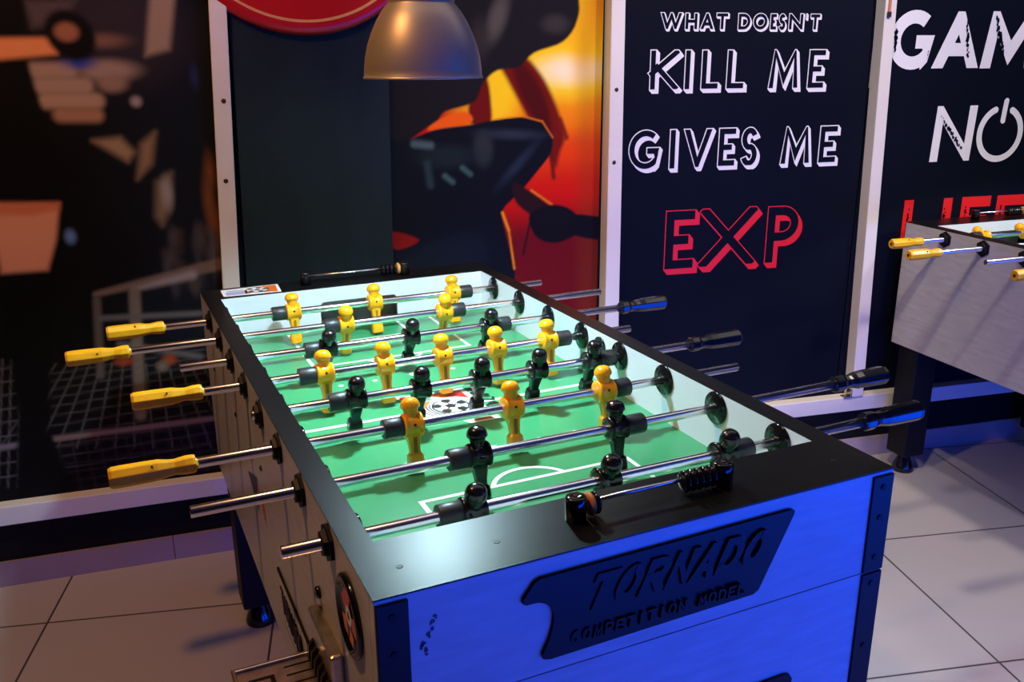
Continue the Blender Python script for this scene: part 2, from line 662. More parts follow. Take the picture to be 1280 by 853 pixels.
# receding stair and handrail
pr.bar((120, 368), (275, 330), 3, (112, 92, 84), 3, 1, 7)
pr.bar((168, 362), (240, 344), 2, (150, 140, 146), 4, 0.8, 5)
pr.bar((121, 376), (126, 470), 4, (86, 76, 72), 3)
pr.bar((168, 366), (176, 520), 6, (110, 96, 88), 3)
pr.bar((125, 398), (250, 392), 3, (92, 88, 92), 3)
pr.bar((150, 430), (250, 446), 3, (104, 100, 102), 4, 0.8)
pr.blob((212, 450), 7, 6, (150, 62, 24), 4)
pr.blob((203, 458), 6, 6, (110, 100, 88), 4)
pr.blob((155, 452), 9, 5, (150, 56, 22), 4)
# grating floor
for k in range(16):
    x0 = 40 + k * 14
    pr.bar((x0 + 30, 455), (x0 - 40 + k * 10, 560), 0.7, (92, 86, 86), 1.4, 0.8)
for k in range(11):
    y = 462 + k * 9 + k * k * 0.3
    pr.bar((64, y + 6), (260, y - 26), 0.7, (84, 78, 78), 1.4, 0.6)
for k in range(9):
    pr.bar((-60, 470 + k * 17), (24, 458 + k * 17), 0.8, (96, 92, 92), 1.3, 0.8)
for k in range(6):
    pr.bar((-30 + k * 11, 450), (-38 + k * 12, 610), 0.8, (96, 92, 92), 1.3, 0.8)
for k in range(7):
    pr.bar((75, 560 + k * 11), (280, 528 + k * 11), 0.7, (56, 46, 44), 1.5, 0.7)
for k in range(12):
    pr.bar((72 + k * 17, 548), (84 + k * 19, 620), 0.7, (56, 46, 44), 1.5, 0.7)
pr.bar((-40, 566), (24, 556), 3, (120, 112, 116), 2)
pr.bar((70, 549), (275, 522), 3.2, (120, 98, 92), 2)
# plain generic dark column with a warm band and a warm bar (stand-in shapes)
pr.poly([(-60, -60), (26, -60), (30, 60), (60, 165), (92, 258), (74, 330), (64, 420), (60, 540), (95, 610), (60, 625), (20, 620), (22, 520), (-2, 330), (-60, 330)], (9, 8, 9), 4)
pr.poly([(-60, 255), (74, 254), (70, 300), (60, 338), (2, 342), (-6, 300), (-60, 300)], (214, 150, 120), 4)
pr.poly([(-60, 255), (74, 254), (74, 262), (40, 270), (-60, 268)], (190, 92, 52), 5, 0.7)
pr.poly([(-60, 48), (66, 47), (78, 58), (72, 68), (-60, 80)], (222, 140, 84), 4)
pr.blob((88, 44), 22, 26, (10, 9, 10), 4, 1, 35)
pr.blob((83, 40), 11, 9, (150, 96, 70), 4)
pr.blob((88, 296), 5, 7, (96, 130, 190), 4)
settle(pr.build('print', print_material('hall_print', 0.6), ps), ps)

# ---- centre poster: plain glowing sunset with dark boulder shapes
ps = thing('poster', 'orange and red poster with dark rounded masses, left of the white-lettered navy poster', 'poster', W1.at(1.4, STRIP1, PO))
settle(panel(W1, 0.755, 1.772, STRIP1, ZT, M['black_paint'], ps), ps)
pr = Print(W1, 1.06, 1.772, 0.6, 1.75, 0.0032)
pr.mix(np.ones(len(pr.P)), (190, 22, 6))
pr.poly([(480, -300), (790, -300), (790, 60), (480, 60)], (226, 126, 12), 30)
pr.poly([(580, 30), (790, 30), (790, 140), (580, 150)], (255, 196, 16), 36)
pr.poly([(600, 128), (790, 118), (790, 175), (600, 176)], (248, 136, 8), 26, 0.9)
pr.poly([(600, 178), (790, 160), (790, 220), (600, 230)], (232, 66, 6), 30, 0.9)
pr.poly([(600, 220), (790, 208), (790, 290), (600, 290)], (206, 20, 6), 30, 0.9)
pr.poly([(480, 285), (790, 262), (790, 460), (480, 460)], (96, 12, 18), 34, 0.95)
pr.blob((706, 92), 56, 24, (255, 222, 50), 20)
pr.blob((712, 88), 34, 14, (255, 238, 196), 12)
pr.blob((728, 10), 14, 70, (255, 186, 20), 14)
pr.poly([(722, -300), (790, -300), (790, 460), (722, 460)], (120, 50, 10), 12, 0.35)
pr.blob((620, 118), 26, 40, (255, 206, 24), 14)
pr.shape([(604, 110), (616, 150), (600, 156), (590, 130)], (255, 170, 20), 3)
# red smoke plume with ragged tips
pr.shape([(620, 70), (650, 66), (676, 92), (694, 128), (706, 168), (700, 190), (694, 210), (684, 190), (670, 168), (652, 134), (634, 100)], (112, 18, 6), 4)
pr.shape([(640, 72), (664, 90), (684, 130), (690, 176), (672, 156), (650, 116)], (70, 8, 6), 5, 0.9)
pr.bar((700, 150), (708, 172), 3, (120, 24, 8), 3)
pr.bar((688, 186), (692, 222), 2.5, (96, 16, 8), 3)
pr.shape([(592, 100), (608, 96), (614, 130), (612, 156), (588, 154), (586, 126)], (104, 14, 8), 3)
# dark rounded masses
pr.shape([(440, -200), (700, -200), (722, -20), (722, 24), (704, 52), (668, 66), (648, 84), (622, 88), (604, 104), (592, 128), (556, 140), (534, 160), (440, 180)], (24, 21, 24), 2)
pr.shape([(534, 162), (556, 146), (582, 140), (590, 152), (560, 162)], (232, 92, 12), 2)
pr.shape([(440, 172), (500, 176), (545, 162), (588, 156), (618, 150), (650, 146), (676, 152), (690, 170), (688, 192), (672, 214), (654, 236), (640, 250), (628, 266), (634, 300), (643, 352), (600, 380), (440, 380)], (11, 14, 22), 1.6)
pr.bar((618, 149), (652, 145), 0.9, (240, 150, 20), 1.2)
pr.bar((652, 145), (678, 152), 0.8, (220, 120, 16), 1.2)
pr.bar((678, 152), (691, 172), 0.8, (220, 110, 14), 1.2)
pr.bar((628, 266), (636, 288), 1.6, (240, 150, 22), 1.5)
pr.bar((636, 288), (643, 336), 1.2, (230, 130, 20), 1.5)
pr.blob((640, 168), 34, 5, (44, 50, 66), 5, 0.9, -3)
pr.blob((648, 205), 30, 5, (34, 44, 62), 5, 0.9, 46)
pr.blob((604, 186), 12, 20, (42, 48, 52), 6, 0.9)
pr.blob((560, 196), 34, 13, (24, 34, 38), 7, 0.9)
pr.bar((518, 180), (538, 182), 4, (78, 100, 104), 4, 0.8)
pr.bar((534, 205), (538, 232), 4, (40, 58, 64), 4, 0.8)
pr.bar((556, 220), (566, 228), 3, (60, 92, 92), 3, 0.8)
pr.bar((578, 210), (588, 218), 3, (60, 92, 92), 3, 0.8)
pr.blob((622, 22), 10, 26, (84, 76, 72), 7, 0.9, -20)
pr.blob((600, 50), 10, 20, (50, 44, 44), 8, 0.8)
pr.blob((694, 30), 16, 10, (58, 52, 50), 6, 0.8)
pr.shape([(490, 290), (524, 300), (500, 312), (488, 306)], (120, 16, 14), 2)
pr.shape([(498, 330), (540, 304), (600, 292), (600, 340), (500, 348)], (16, 22, 30), 5, 0.8)
# dead branch
pr.shape([(642, 228), (664, 240), (688, 258), (706, 272), (690, 282), (668, 272), (644, 252)], (38, 16, 18), 2)
pr.bar((664, 238), (690, 256), 1.0, (236, 140, 20), 1.5, 0.9)
pr.shape([(662, 268), (690, 256), (714, 262), (726, 280), (716, 296), (690, 304), (668, 294)], (16, 13, 16), 2)
pr.shape([(712, 268), (790, 280), (790, 302), (716, 294)], (14, 11, 15), 2)
pr.bar((662, 280), (654, 318), 1.3, (30, 12, 16), 1.5)
settle(pr.build('print', print_material('sunset_print', 0.6), ps), ps)


# ------------------------------------------------------------------ lettering from strokes
def arc(cx, cy, rx, ry, a0, a1, n=20):
    return [(cx + rx * math.cos(R(a0 + (a1 - a0) * k / n)), cy + ry * math.sin(R(a0 + (a1 - a0) * k / n))) for k in range(n + 1)]


def glyph(ch):
    g = {
        'I': [[(.5, 0), (.5, 1)]],
        'L': [[(0, 1), (0, 0), (1, 0)]],
        'K': [[(0, 0), (0, 1)], [(1, 1), (0, .42)], [(.22, .56), (1, 0)]],
        'M': [[(0, 0), (.1, 1), (.5, .2), (.9, 1), (1, 0)]],
        'E': [[(1, 1), (0, 1), (0, 0), (1, 0)], [(0, .5), (.92, .5)]],
        'F': [[(1, 1), (0, 1), (0, 0)], [(0, .5), (.85, .5)]],
        'W': [[(0, 1), (.25, 0), (.5, .95), (.75, 0), (1, 1)]],
        'H': [[(0, 0), (0, 1)], [(1, 0), (1, 1)], [(0, .5), (1, .5)]],
        'A': [[(0, 0), (.5, 1), (1, 0)], [(.16, .28), (.84, .28)]],
        'T': [[(0, 1), (1, 1)], [(.5, 1), (.5, 0)]],
        'D': [[(0, 0), (0, 1), (.4, 1)] + arc(.4, .5, .6, .5, 80, -80, 18) + [(.4, 0), (0, 0), (0, .1)]],
        'O': [arc(.5, .5, .5, .5, 90, 450, 32)],
        'C': [arc(.5, .5, .5, .5, 45, 315, 24)],
        'G': [arc(.55, .5, .55, .5, 52, 322, 26) + [(.98, .12), (1, .46), (.62, .46)]],
        'S': [arc(.5, .74, .46, .26, 25, 255, 16) + arc(.5, .24, .48, .26, 75, -160, 16)],
        'N': [[(0, 0), (0, 1), (1, 0), (1, 1)]],
        'V': [[(0, 1), (.5, 0), (1, 1)]],
        'X': [[(0, 0), (1, 1)], [(0, 1), (1, 0)]],
        'P': [[(0, 0), (0, 1), (.45, 1)] + arc(.45, .73, .55, .27, 80, -80, 14) + [(.45, .46), (0, .46)]],
        'R': [[(0, 0), (0, 1), (.45, 1)] + arc(.45, .74, .55, .26, 80, -80, 14) + [(.45, .48), (0, .48)], [(.4, .48), (1, 0)]],
        "'": [[(.6, 1), (.4, .72)]],
    }
    return g[ch]


def stroke_quads(pts, w, ext):
    """mitred band of width w along a polyline -> list of 2-D quads."""
    P = [Vector(p) for p in pts]
    P = [p for i, p in enumerate(P) if i == 0 or (p - P[i - 1]).length > 1e-6]
    d0 = (P[1] - P[0]).normalized()
    d1 = (P[-1] - P[-2]).normalized()
    closed = (P[0] - P[-1]).length < 1e-6
    if not closed:
        P[0] = P[0] - d0 * ext
        P[-1] = P[-1] + d1 * ext
    n = len(P)
    L, Rr = [], []
    for i in range(n):
        if closed:
            a = P[i] - P[i - 1] if i > 0 else P[0] - P[-2]
            b = P[i + 1] - P[i] if i < n - 1 else P[1] - P[0]
        else:
            a = P[i] - P[i - 1] if i > 0 else P[1] - P[0]
            b = P[i + 1] - P[i] if i < n - 1 else P[-1] - P[-2]
        a, b = a.normalized(), b.normalized()
        na, nb = Vector((-a.y, a.x)), Vector((-b.y, b.x))
        mm = na + nb
        mm = mm / max(mm.dot(na), 0.25)
        L.append(P[i] + mm * w / 2)
        Rr.append(P[i] - mm * w / 2)
    return [[L[i], L[i + 1], Rr[i + 1], Rr[i]] for i in range(n - 1)]


def clip_y(poly, y, keep_above):
    out = []
    n = len(poly)
    for i in range(n):
        a, b = poly[i], poly[(i + 1) % n]
        ia = (a.y >= y) if keep_above else (a.y <= y)
        ib = (b.y >= y) if keep_above else (b.y <= y)
        if ia:
            out.append(a)
        if ia != ib:
            t = (y - a.y) / (b.y - a.y)
            out.append(a + (b - a) * t)
    return out


def letter(ch, x0, x1, y0, y1, s, o=0.0, skew=0.0):
    """quads of a letter filling the box x0..x1 / y0..y1 with stroke s, grown by o."""
    out = []
    w, h = x1 - x0 - s, y1 - y0 - s
    diag = ch in 'KMWAVXN'
    for pl in glyph(ch):
        if ch == 'A' and pl[0][1] == pl[1][1]:
            ext = 0
        else:
            ext = s * 0.8 if diag else s * 0.5
        if ch in "'SCG":
            ext = 0
        if ch == 'E' and len(pl) == 2 or ch == 'H' and pl[0][1] == .5:
            ext = 0
        pp = [(x0 + s / 2 + gx * w, y0 + s / 2 + gy * h) for gx, gy in pl]
        if ch in 'EF':
            pp = [(a, b) for a, b in pp]
        for q in stroke_quads(pp, s + 2 * o, ext + o):
            q = clip_y(q, y0 - o, True)
            q = clip_y(q, y1 + o, False) if len(q) > 2 else q
            if len(q) > 2:
                out.append([Vector((p.x + skew * (p.y - y0), p.y)) for p in q])
    return out


def hull(pts):
    P = sorted({(round(p.x, 6), round(p.y, 6)) for p in pts})
    def half(Q):
        h = []
        for p in Q:
            while len(h) > 1 and (h[-1][0] - h[-2][0]) * (p[1] - h[-2][1]) - (h[-1][1] - h[-2][1]) * (p[0] - h[-2][0]) <= 0:
                h.pop()
            h.append(p)
        return h[:-1]
    return [Vector(p) for p in half(P) + half(P[::-1])]


def lay(mbx, quads, W, off, m, dx=0.0, dz=0.0):
    """flat print of overlapping strokes; each stroke sits a hair above the one before; (dx, dz) sweeps a drop side."""
    for k, q in enumerate(quads):
        pts = q + [Vector((p.x + dx, p.y + dz)) for p in q] if dx or dz else q
        h = hull(pts)
        if len(h) > 2:
            mbx.poly([W.at(p.x, p.y, off + 0.000012 * k) for p in h], m)


# ---- navy poster 1
ps = thing('poster', "navy poster reading WHAT DOESN'T KILL ME GIVES ME EXP in outlined letters", 'poster', W2.at(0.45, STRIP1, PO))
pb = MB()
wall_box(pb, W2, 0.0, 0.862, STRIP1, ZT, 0.001, PO, M['navy_poster'])
settle(pb.build('backing_board', ps), ps)


def outlined(row, sx, sy, ox, oy, col, stroke, outl, drop, face):
    """row: (char, x0, x1, ytop, ybase) measured in a magnified view of the photograph."""
    b = MB()
    for ch, a0, a1, yt, yb in row:
        ul, zb = W2.uz(ox + a0 / sx, oy + yb / sy, PO)
        ur, zt = W2.uz(ox + a1 / sx, oy + yt / sy, PO)
        ul2, _ = W2.uz(ox + a0 / sx, oy + yt / sy, PO)
        ul = (ul + ul2) / 2
        x0, x1 = ul + outl, ur - outl - drop[0]
        y0, y1 = zb + outl + drop[1], zt - outl
        if ch == "'":
            y1, y0 = y1, y0
        st = min(stroke, (x1 - x0))
        big = letter(ch, x0, x1, y0, y1, st, outl)
        lay(b, big, W2, PO + 0.0005, col, drop[0], -drop[1])
        lay(b, letter(ch, x0, x1, y0, y1, st, 0.0), W2, PO + 0.0012, face)
    return b


g = 1280 / 280
small = dict(stroke=0.0085, outl=0.0022, drop=(0.0040, 0.0048))
mid = dict(stroke=0.0150, outl=0.0030, drop=(0.0098, 0.0098))
wide = dict(stroke=0.0165, outl=0.0032, drop=(0.0088, 0.0100))
words = [
    ([('W', 210, 340, 70, 180), ('H', 348, 432, 72, 180), ('A', 438, 522, 72, 180), ('T', 526, 606, 72, 180)], 0, small),
    ([('D', 650, 735, 74, 182), ('O', 736, 832, 74, 182), ('E', 834, 884, 76, 182), ('S', 882, 936, 76, 184),
      ('N', 940, 1036, 76, 182), ("'", 1036, 1056, 76, 182), ('T', 1062, 1132, 78, 182)], 0, small),
    ([('K', 146, 332, 282, 537), ('I', 344, 406, 282, 535), ('L', 440, 568, 282, 532), ('L', 585, 716, 282, 530)], 0, mid),
    ([('M', 828, 1028, 280, 528), ('E', 1050, 1176, 280, 526)], 0, mid),
    ([('G', 24, 226, 97, 354), ('I', 255, 320, 96, 348), ('V', 342, 520, 91, 342), ('E', 536, 662, 87, 333), ('S', 664, 790, 82, 330)], 140, wide),
    ([('M', 896, 1092, 77, 320), ('E', 1112, 1242, 74, 312)], 140, wide),
]
for row, oy, st in words:
    b = outlined(row, g, g, 780, oy, M['white_print'], st['stroke'], st['outl'], st['drop'], M['navy_poster'])
    settle(b.build('lettering', ps, fix=False), ps)
g = 1280 / 240
b = outlined([('E', 163, 402, 114, 555), ('X', 408, 800, 92, 538), ('P', 838, 1096, 84, 510)],
             g, g, 800, 240, M['red_print'], 0.0270, 0.0032, (0.0135, 0.0160), M['navy_poster'])
o = settle(b.build('lettering', ps, fix=False), ps)
o['label'] = 'red outlined letters EXP'

# ---- navy poster 2
ps = thing('poster', 'navy poster reading GAME NO LIFE in rough solid letters, behind the table at right', 'poster', W2.at(1.5, STRIP1, PO))
pb = MB()
wall_box(pb, W2, 0.866, 2.75, STRIP1, ZT, 0.001, PO, M['navy_poster'])
settle(pb.build('backing_board', ps), ps)


def splat(mbx, q0, q1, w, n, m, W=W2, off=PO + 0.0022):
    """worn brush-like scratch along a stroke."""
    a, c = Vector(q0), Vector(q1)
    e = (c - a)
    nn = Vector((-e.y, e.x)).normalized()
    for k in range(n):
        t = (k + random.random()) / n
        p = a + e * t + nn * random.uniform(-w, w) * 0.35
        r = w * random.uniform(0.5, 1.25) * (1 - abs(t - .5) * 0.9)
        pts = []
        m2 = random.randint(5, 8)
        for j in range(m2):
            an = 2 * math.pi * j / m2 + random.uniform(-.2, .2)
            rr = r * random.uniform(0.45, 1.1)
            pts.append(W.at(p.x + rr * math.cos(an) * 0.8, p.y + rr * math.sin(an) * 1.3, off))
        mbx.poly(pts, m)


def solid_word(b, ch, x0, x1, y0, y1, st, col, skew=0.0):
    lay(b, letter(ch, x0, x1, y0, y1, st, 0.0, skew), W2, PO + 0.0008, col)


def span(px0, px1, py0, py1):
    """letter box from photo pixels left, right, top, base."""
    a, z0 = W2.uz(px0, py1, PO)
    a2, z1 = W2.uz(px0, py0, PO)
    c, _ = W2.uz(px1, py1, PO)
    c2, _ = W2.uz(px1, py0, PO)
    return (a + a2) / 2, (c + c2) / 2, z0, z1


b = MB()
x0, x1, y0, y1 = span(1112, 1167.5, 12, 87.5)
solid_word(b, 'G', x0, x1, y0, y1, 0.040, M['white_print'])
splat(b, (x0 + .022, y0 + .055), (x0 + .020, y1 - .055), .010, 16, M['navy_poster'])
splat(b, (x1 - .018, y0 + .035), (x1 - .018, y0 + .06), .004, 6, M['navy_poster'])
x0, x1, y0, y1 = span(1171.5, 1223.5, 14, 85.5)
solid_word(b, 'A', x0, x1, y0, y1, 0.040, M['white_print'])
splat(b, (x1 - .034, y0 + .035), (x1 - .056, y1 - .025), .009, 18, M['navy_poster'])
x0, x1, y0, y1 = span(1230, 1297, 14, 85.5)
solid_word(b, 'M', x0, x1, y0, y1, 0.041, M['white_print'])
splat(b, (x0 + .085, y0 + .03), (x0 + .036, y1 - .02), .012, 20, M['navy_poster'])
splat(b, (x1 - .03, y0 + .03), (x1 - .04, y1 - .03), .010, 14, M['navy_poster'])
x0, x1, y0, y1 = span(1304, 1350, 14, 85)
solid_word(b, 'E', x0, x1, y0, y1, 0.034, M['white_print'])
settle(b.build('lettering', ps, fix=False), ps)

b = MB()
x0, x1, y0, y1 = span(1165.5, 1215.5, 133, 202.5)
solid_word(b, 'N', x0, x1, y0, y1, 0.031, M['white_print'], 0.035)
splat(b, (x1 - .036, y0 + .035), (x0 + .024, y1 - .03), .009, 20, M['navy_poster'])
cu, cz = W2.uz(1249.5, 167, PO)
ring = [(cu + .082 * math.cos(R(a)), cz + .082 * math.sin(R(a)) * 1.02) for a in range(112, 430, 6)]
lay(b, stroke_quads(ring, 0.021, 0.004), W2, PO + 0.0008, M['white_print'])
for e in (ring[0], ring[-1]):
    b.poly([W2.at(e[0] + .0105 * math.cos(R(a)), e[1] + .0105 * math.sin(R(a)), PO + 0.0016) for a in range(0, 360, 24)], M['white_print'])
lay(b, stroke_quads([(cu + .004, cz + .042), (cu + .008, cz + .104)], 0.019, 0.004), W2, PO + 0.0008, M['white_print'])
for e in ((cu + .004, cz + .042), (cu + .008, cz + .106)):
    b.poly([W2.at(e[0] + .0095 * math.cos(R(a)), e[1] + .0095 * math.sin(R(a)), PO + 0.0016) for a in range(0, 360, 24)], M['white_print'])
settle(b.build('lettering', ps, fix=False), ps)

b = MB()
hL = 0.165
for ch, xa, xb, yt in (('L', 1131, 1172, 250.5), ('I', 1177, 1194, 248), ('F', 1203, 1239, 246.5), ('E', 1247, 1284, 244.5)):
    a, zt = W2.uz(xa, yt, PO)
    c, _ = W2.uz(xb, yt, PO)
    solid_word(b, ch, a, c, zt - hL, zt, 0.036, M['red_print'])
    splat(b, (a + .018, zt - .10), (a + .018, zt - .03), .007, 8, M['navy_poster'])
o = settle(b.build('lettering', ps, fix=False), ps)
o['label'] = 'red rough letters LIFE'

# ------------------------------------------------------------------ chalkboard and red disc sign
mb = MB()
wall_box(mb, W1, 0.764, 1.158, 0.30, 1.93, PO + 0.002, PO + 0.018, M['board'], ub=(0.715, 1.122), bevel=0.002)
o = mb.build('chalkboard')
tag(o, 'plain tall black board between the brown upright and the orange poster', 'board')

sg = thing('round_sign', 'round red dished sign with thin gold ring hung above the black board', 'sign', W1.at(0.937, 1.80, 0.032))
q = W1.n.to_track_quat('Z', 'Y').to_matrix().to_4x4()
mb = MB()
RS = 0.355
mb.lathe([(0, 0.016), (RS - .040, 0.016), (RS - .030, 0.019), (RS - .012, 0.020), (RS - .003, 0.014), (RS, 0.004), (RS - .004, 0.0), (0, 0.0)], M['red_sign'], 96, q)
mb.build('disc', sg)
mb = MB()
mb.lathe([(RS - .038, 0.0172), (RS - .031, 0.0200)], M['gold'], 96, q, cap=False)
o = mb.build('ring', sg)
o['label'] = 'thin gold ring'
for a in (250, 290):
    mb = MB()
    mb.lathe([(0.004, 0.016), (0.004, 0.018), (0, 0.019)], M['screw'], 10, q @ Matrix.Translation((0.22 * math.cos(R(a)), 0.22 * math.sin(R(a)), 0)))
    mb.build('screw', sg)

# ------------------------------------------------------------------ foosball figures and fittings
XR = Matrix.Rotation(R(90), 4, 'Y')          # lathe axis z -> x


def figure_mesh(name, m, groove_m, round_head):
    b = MB()
    # torso: thick drum around the rod with two raised shoulder rims
    prof = [(0.0125, -0.0165), (0.0182, -0.0155), (0.0190, -0.0140), (0.0190, -0.0118), (0.0176, -0.0108), (0.0168, 0.0), (0.0176, 0.0108), (0.0190, 0.0118), (0.0190, 0.0140), (0.0182, 0.0155), (0.0125, 0.0165)]
    b.lathe(prof, m, 28, XR)
    # neck, face and cap
    if round_head:
        hp = [(0.0125, 0.010), (0.0122, 0.017), (0.0130, 0.021), (0.0143, 0.026), (0.0146, 0.031), (0.0134, 0.0370), (0.0105, 0.0415), (0.0060, 0.0440), (0, 0.0450)]
    else:
        hp = [(0.0125, 0.010), (0.0108, 0.0165), (0.0112, 0.0200), (0.0122, 0.0245), (0.0128, 0.0268), (0.0150, 0.0276), (0.0157, 0.0296), (0.0154, 0.0325), (0.0138, 0.0372), (0.0108, 0.0410), (0.0060, 0.0434), (0, 0.0442)]
    b.lathe(hp, m, 26)
    # leg: tapered, with a slot in its front face
    def ring(z, w, d, y=0.0, c=0.28):
        w, d = w / 2, d / 2
        k = min(w, d) * c
        return [(-w + k, y - d, z), (w - k, y - d, z), (w, y - d + k, z), (w, y + d - k, z), (w - k, y + d, z), (-w + k, y + d, z), (-w, y + d - k, z), (-w, y - d + k, z)]
    b.loft([ring(-0.008, 0.0260, 0.022), ring(-0.018, 0.0215, 0.0200), ring(-0.036, 0.0165, 0.0150), ring(-0.049, 0.0155, 0.0135)], m, False)
    # foot block with a bevelled toe
    b.loft([ring(-0.044, 0.0165, 0.014), ring(-0.048, 0.0230, 0.0190), ring(-0.060, 0.0245, 0.0215), ring(-0.0700, 0.0238, 0.0190), ring(-0.0725, 0.0205, 0.0140)], m, False)
    # slot as a shade-coloured block without depth, and pin hole
    b.loft([[(-0.0030, -0.0103, -0.0185), (0.0030, -0.0103, -0.0185), (0.0030, -0.005, -0.0185), (-0.0030, -0.005, -0.0185)],
            [(-0.0030, -0.0070, -0.0475), (0.0030, -0.0070, -0.0475), (0.0030, -0.002, -0.0475), (-0.0030, -0.002, -0.0475)]], groove_m)
    b.cyl((0, -0.0160, 0.002), (0, -0.0174, 0.002), 0.0022, M['dark_hole'], 10)
    me = b.mesh(name)
    return me


FIG = {'yellow': figure_mesh('yellow_player_figure', M['yellow'], M['groove_shade'], False),
       'black': figure_mesh('black_player_figure', M['black_plastic'], M['black_paint'], False),
       'black_round': figure_mesh('black_round_player_figure', M['black_plastic'], M['black_paint'], True)}


def bumper_mesh():
    b = MB()
    b.lathe([(0.0088, -0.0160), (0.0152, -0.0160), (0.0160, -0.0150), (0.0160, 0.0150), (0.0152, 0.0160), (0.0088, 0.0160)], M['bumper'], 26, XR)
    return b.mesh('bumper')


BUMP = bumper_mesh()


def handle_mesh(kind):
    """octagonal grip along -x from 0 to -L."""
    b = MB()
    L = 0.114 if kind == 'yellow' else 0.121
    if kind == 'yellow':
        prof = [(0.0125, 0), (0.0138, 0.004), (0.0138, 0.014), (0.0118, 0.028), (0.0125, 0.036), (0.0152, 0.050), (0.0158, 0.075), (0.0160, 0.100), (0.0156, 0.110), (0.0135, L)]
    else:
        prof = [(0.0135, 0), (0.0152, 0.003), (0.0152, 0.018), (0.0128, 0.024), (0.0122, 0.032), (0.0128, 0.038), (0.0150, 0.048), (0.0162, 0.062), (0.0172, 0.112), (0.0168, 0.118), (0.0140, L)]
    m = M['yellow_handle'] if kind == 'yellow' else M['black_gloss']
    seg = 8
    rings = []
    for r, x in prof:
        rings.append([(-x, r * math.cos(2 * math.pi * (k + .5) / seg), r * math.sin(2 * math.pi * (k + .5) / seg)) for k in range(seg)])
    b.loft(rings, m, False)
    bmesh.ops.recalc_face_normals(b.bm, faces=b.bm.faces[:])
    ed = [e for e in b.bm.edges if abs(e.verts[0].co.x - e.verts[1].co.x) > 0.002]
    bmesh.ops.bevel(b.bm, geom=ed, offset=0.0012, segments=2, affect='EDGES', profile=0.5)
    b.cyl((-0.058, 0, -0.0145), (-0.058, 0, -0.0162), 0.0018, M['dark_hole'], 8)
    b.cyl((-0.058, -0.0100, 0.0112), (-0.058, -0.0112, 0.0124), 0.0018, M['dark_hole'], 8)
    if kind == 'yellow':
        b.cyl((-L + .001, 0, 0), (-L - .0006, 0, 0), 0.0045, M['screw'], 10)
    return b.mesh('handle_' + kind)


HAND = {'yellow': handle_mesh('yellow'), 'black': handle_mesh('black')}

# table dimensions
TA, TB1, TB2 = 0.3561, 0.7052, 0.6956
TIA, TIB1, TIB2 = 0.3224, 0.5926, 0.6039
TH, TZR, TZP = 0.8684, 0.8399, 0.7634
SP = 0.1492


def bearing_mesh(xs):
    """disc inside the wall, hexagonal plate outside; xs = -1 left, +1 right."""
    b = MB()
    mt = Matrix.Scale(xs, 4, Vector((1, 0, 0)))
    i = TIA
    b.lathe([(0.0085, -(i - 0.0075)), (0.0155, -(i - 0.0065)), (0.0180, -(i - 0.0040)), (0.0268, -(i - 0.0035)), (0.0278, -(i - 0.0018)), (0.0278, -(i - 0.0002))], M['black_gloss'], 36,
            Matrix.Scale(-xs, 4, Vector((1, 0, 0))) @ XR)
    disc_me = b.mesh('bearing_disc')
    b = MB()
    hexr = [(0.010, TA + 0.0115), (0.0165, TA + 0.0105), (0.0185, TA + 0.0050), (0.0255, TA + 0.0045), (0.0255, TA + 0.0002)]
    b.lathe([(r, x * 1.0) for r, x in hexr], M['black_paint'], 6, mt @ XR, smooth=False)
    return disc_me, b.mesh('bearing_plate')


BEAR = {-1: bearing_mesh(-1), 1: bearing_mesh(1)}


def text_prism(b, word, x0, x1, z0, z1, st, y, d, m, skew, gap=0.12, flipx=1, axis='y'):
    n = len(word)
    cw = (x1 - x0) / (n + (n - 1) * gap)
    for k, ch in enumerate(word):
        if ch == ' ':
            continue
        a = x0 + k * cw * (1 + gap)
        ww = cw * (0.45 if ch == 'I' else 1)
        aa = a + (cw - ww) / 2
        for q in letter(ch, aa, aa + ww, z0, z1, st, 0, skew):
            if axis == 'y':
                d += 0.00002
                b.prism([(p.x, y, p.y) for p in q], (0, -d, 0), m)
            else:
                d += 0.00002
                b.prism([(y, -p.x, p.y) for p in q], (-d, 0, 0), m)


def name_plate_outline():
    pts = [(-0.170, 0.8450), (0.181, 0.8480), (0.1865, 0.8460), (0.186, 0.8410), (0.139, 0.7455), (0.131, 0.7410), (-0.157, 0.7375), (-0.1655, 0.7400), (-0.1665, 0.7460), (-0.158, 0.7640), (-0.1535, 0.7800)]
    cx, cz, r = -0.178, 0.791, 0.0255
    for a in range(-15, 90, 12):
        pts.append((cx + r * math.cos(R(a)), cz + r * math.sin(R(a))))
    pts += [(-0.187, 0.8165), (-0.191, 0.8190), (-0.1905, 0.8240), (-0.177, 0.8415)]
    return pts


def scorer(table, y, x0, x1, beads, z=TH):
    """bead score counter: two posts, thin rod and sliding beads, fixed on the top rail."""
    for xx in (x0, x1):
        b = MB()
        b.lathe([(0.0128, z), (0.0128, z + 0.0285), (0.0118, z + 0.0305), (0.005, z + 0.0310), (0.004, z + 0.0300), (0, z + 0.0300)], M['black_gloss'], 28, Matrix.Translation((xx, y, 0)))
        b.build('scorer_post', table)
    b = MB()
    b.cyl((x0 + 0.008, y, z + 0.020), (x1 - 0.008, y, z + 0.020), 0.0027, M['chrome'], 14)
    b.build('scorer_rod', table)
    for xx, kind in beads:
        b = MB()
        m = M['wood_bead'] if kind == 'wood' else M['black_gloss']
        r = 0.0145 if kind == 'wood' else 0.0138
        w = 0.0036
        b.lathe([(0.003, -w), (r - 0.003, -w), (r, -w * 0.3), (r, w * 0.3), (r - 0.003, w), (0.003, w)], m, 26, Matrix.Translation((xx, y, z + 0.0165)) @ XR)
        o = b.build('score_bead', table)
        if kind == 'wood':
            o['label'] = 'pale wooden score bead'


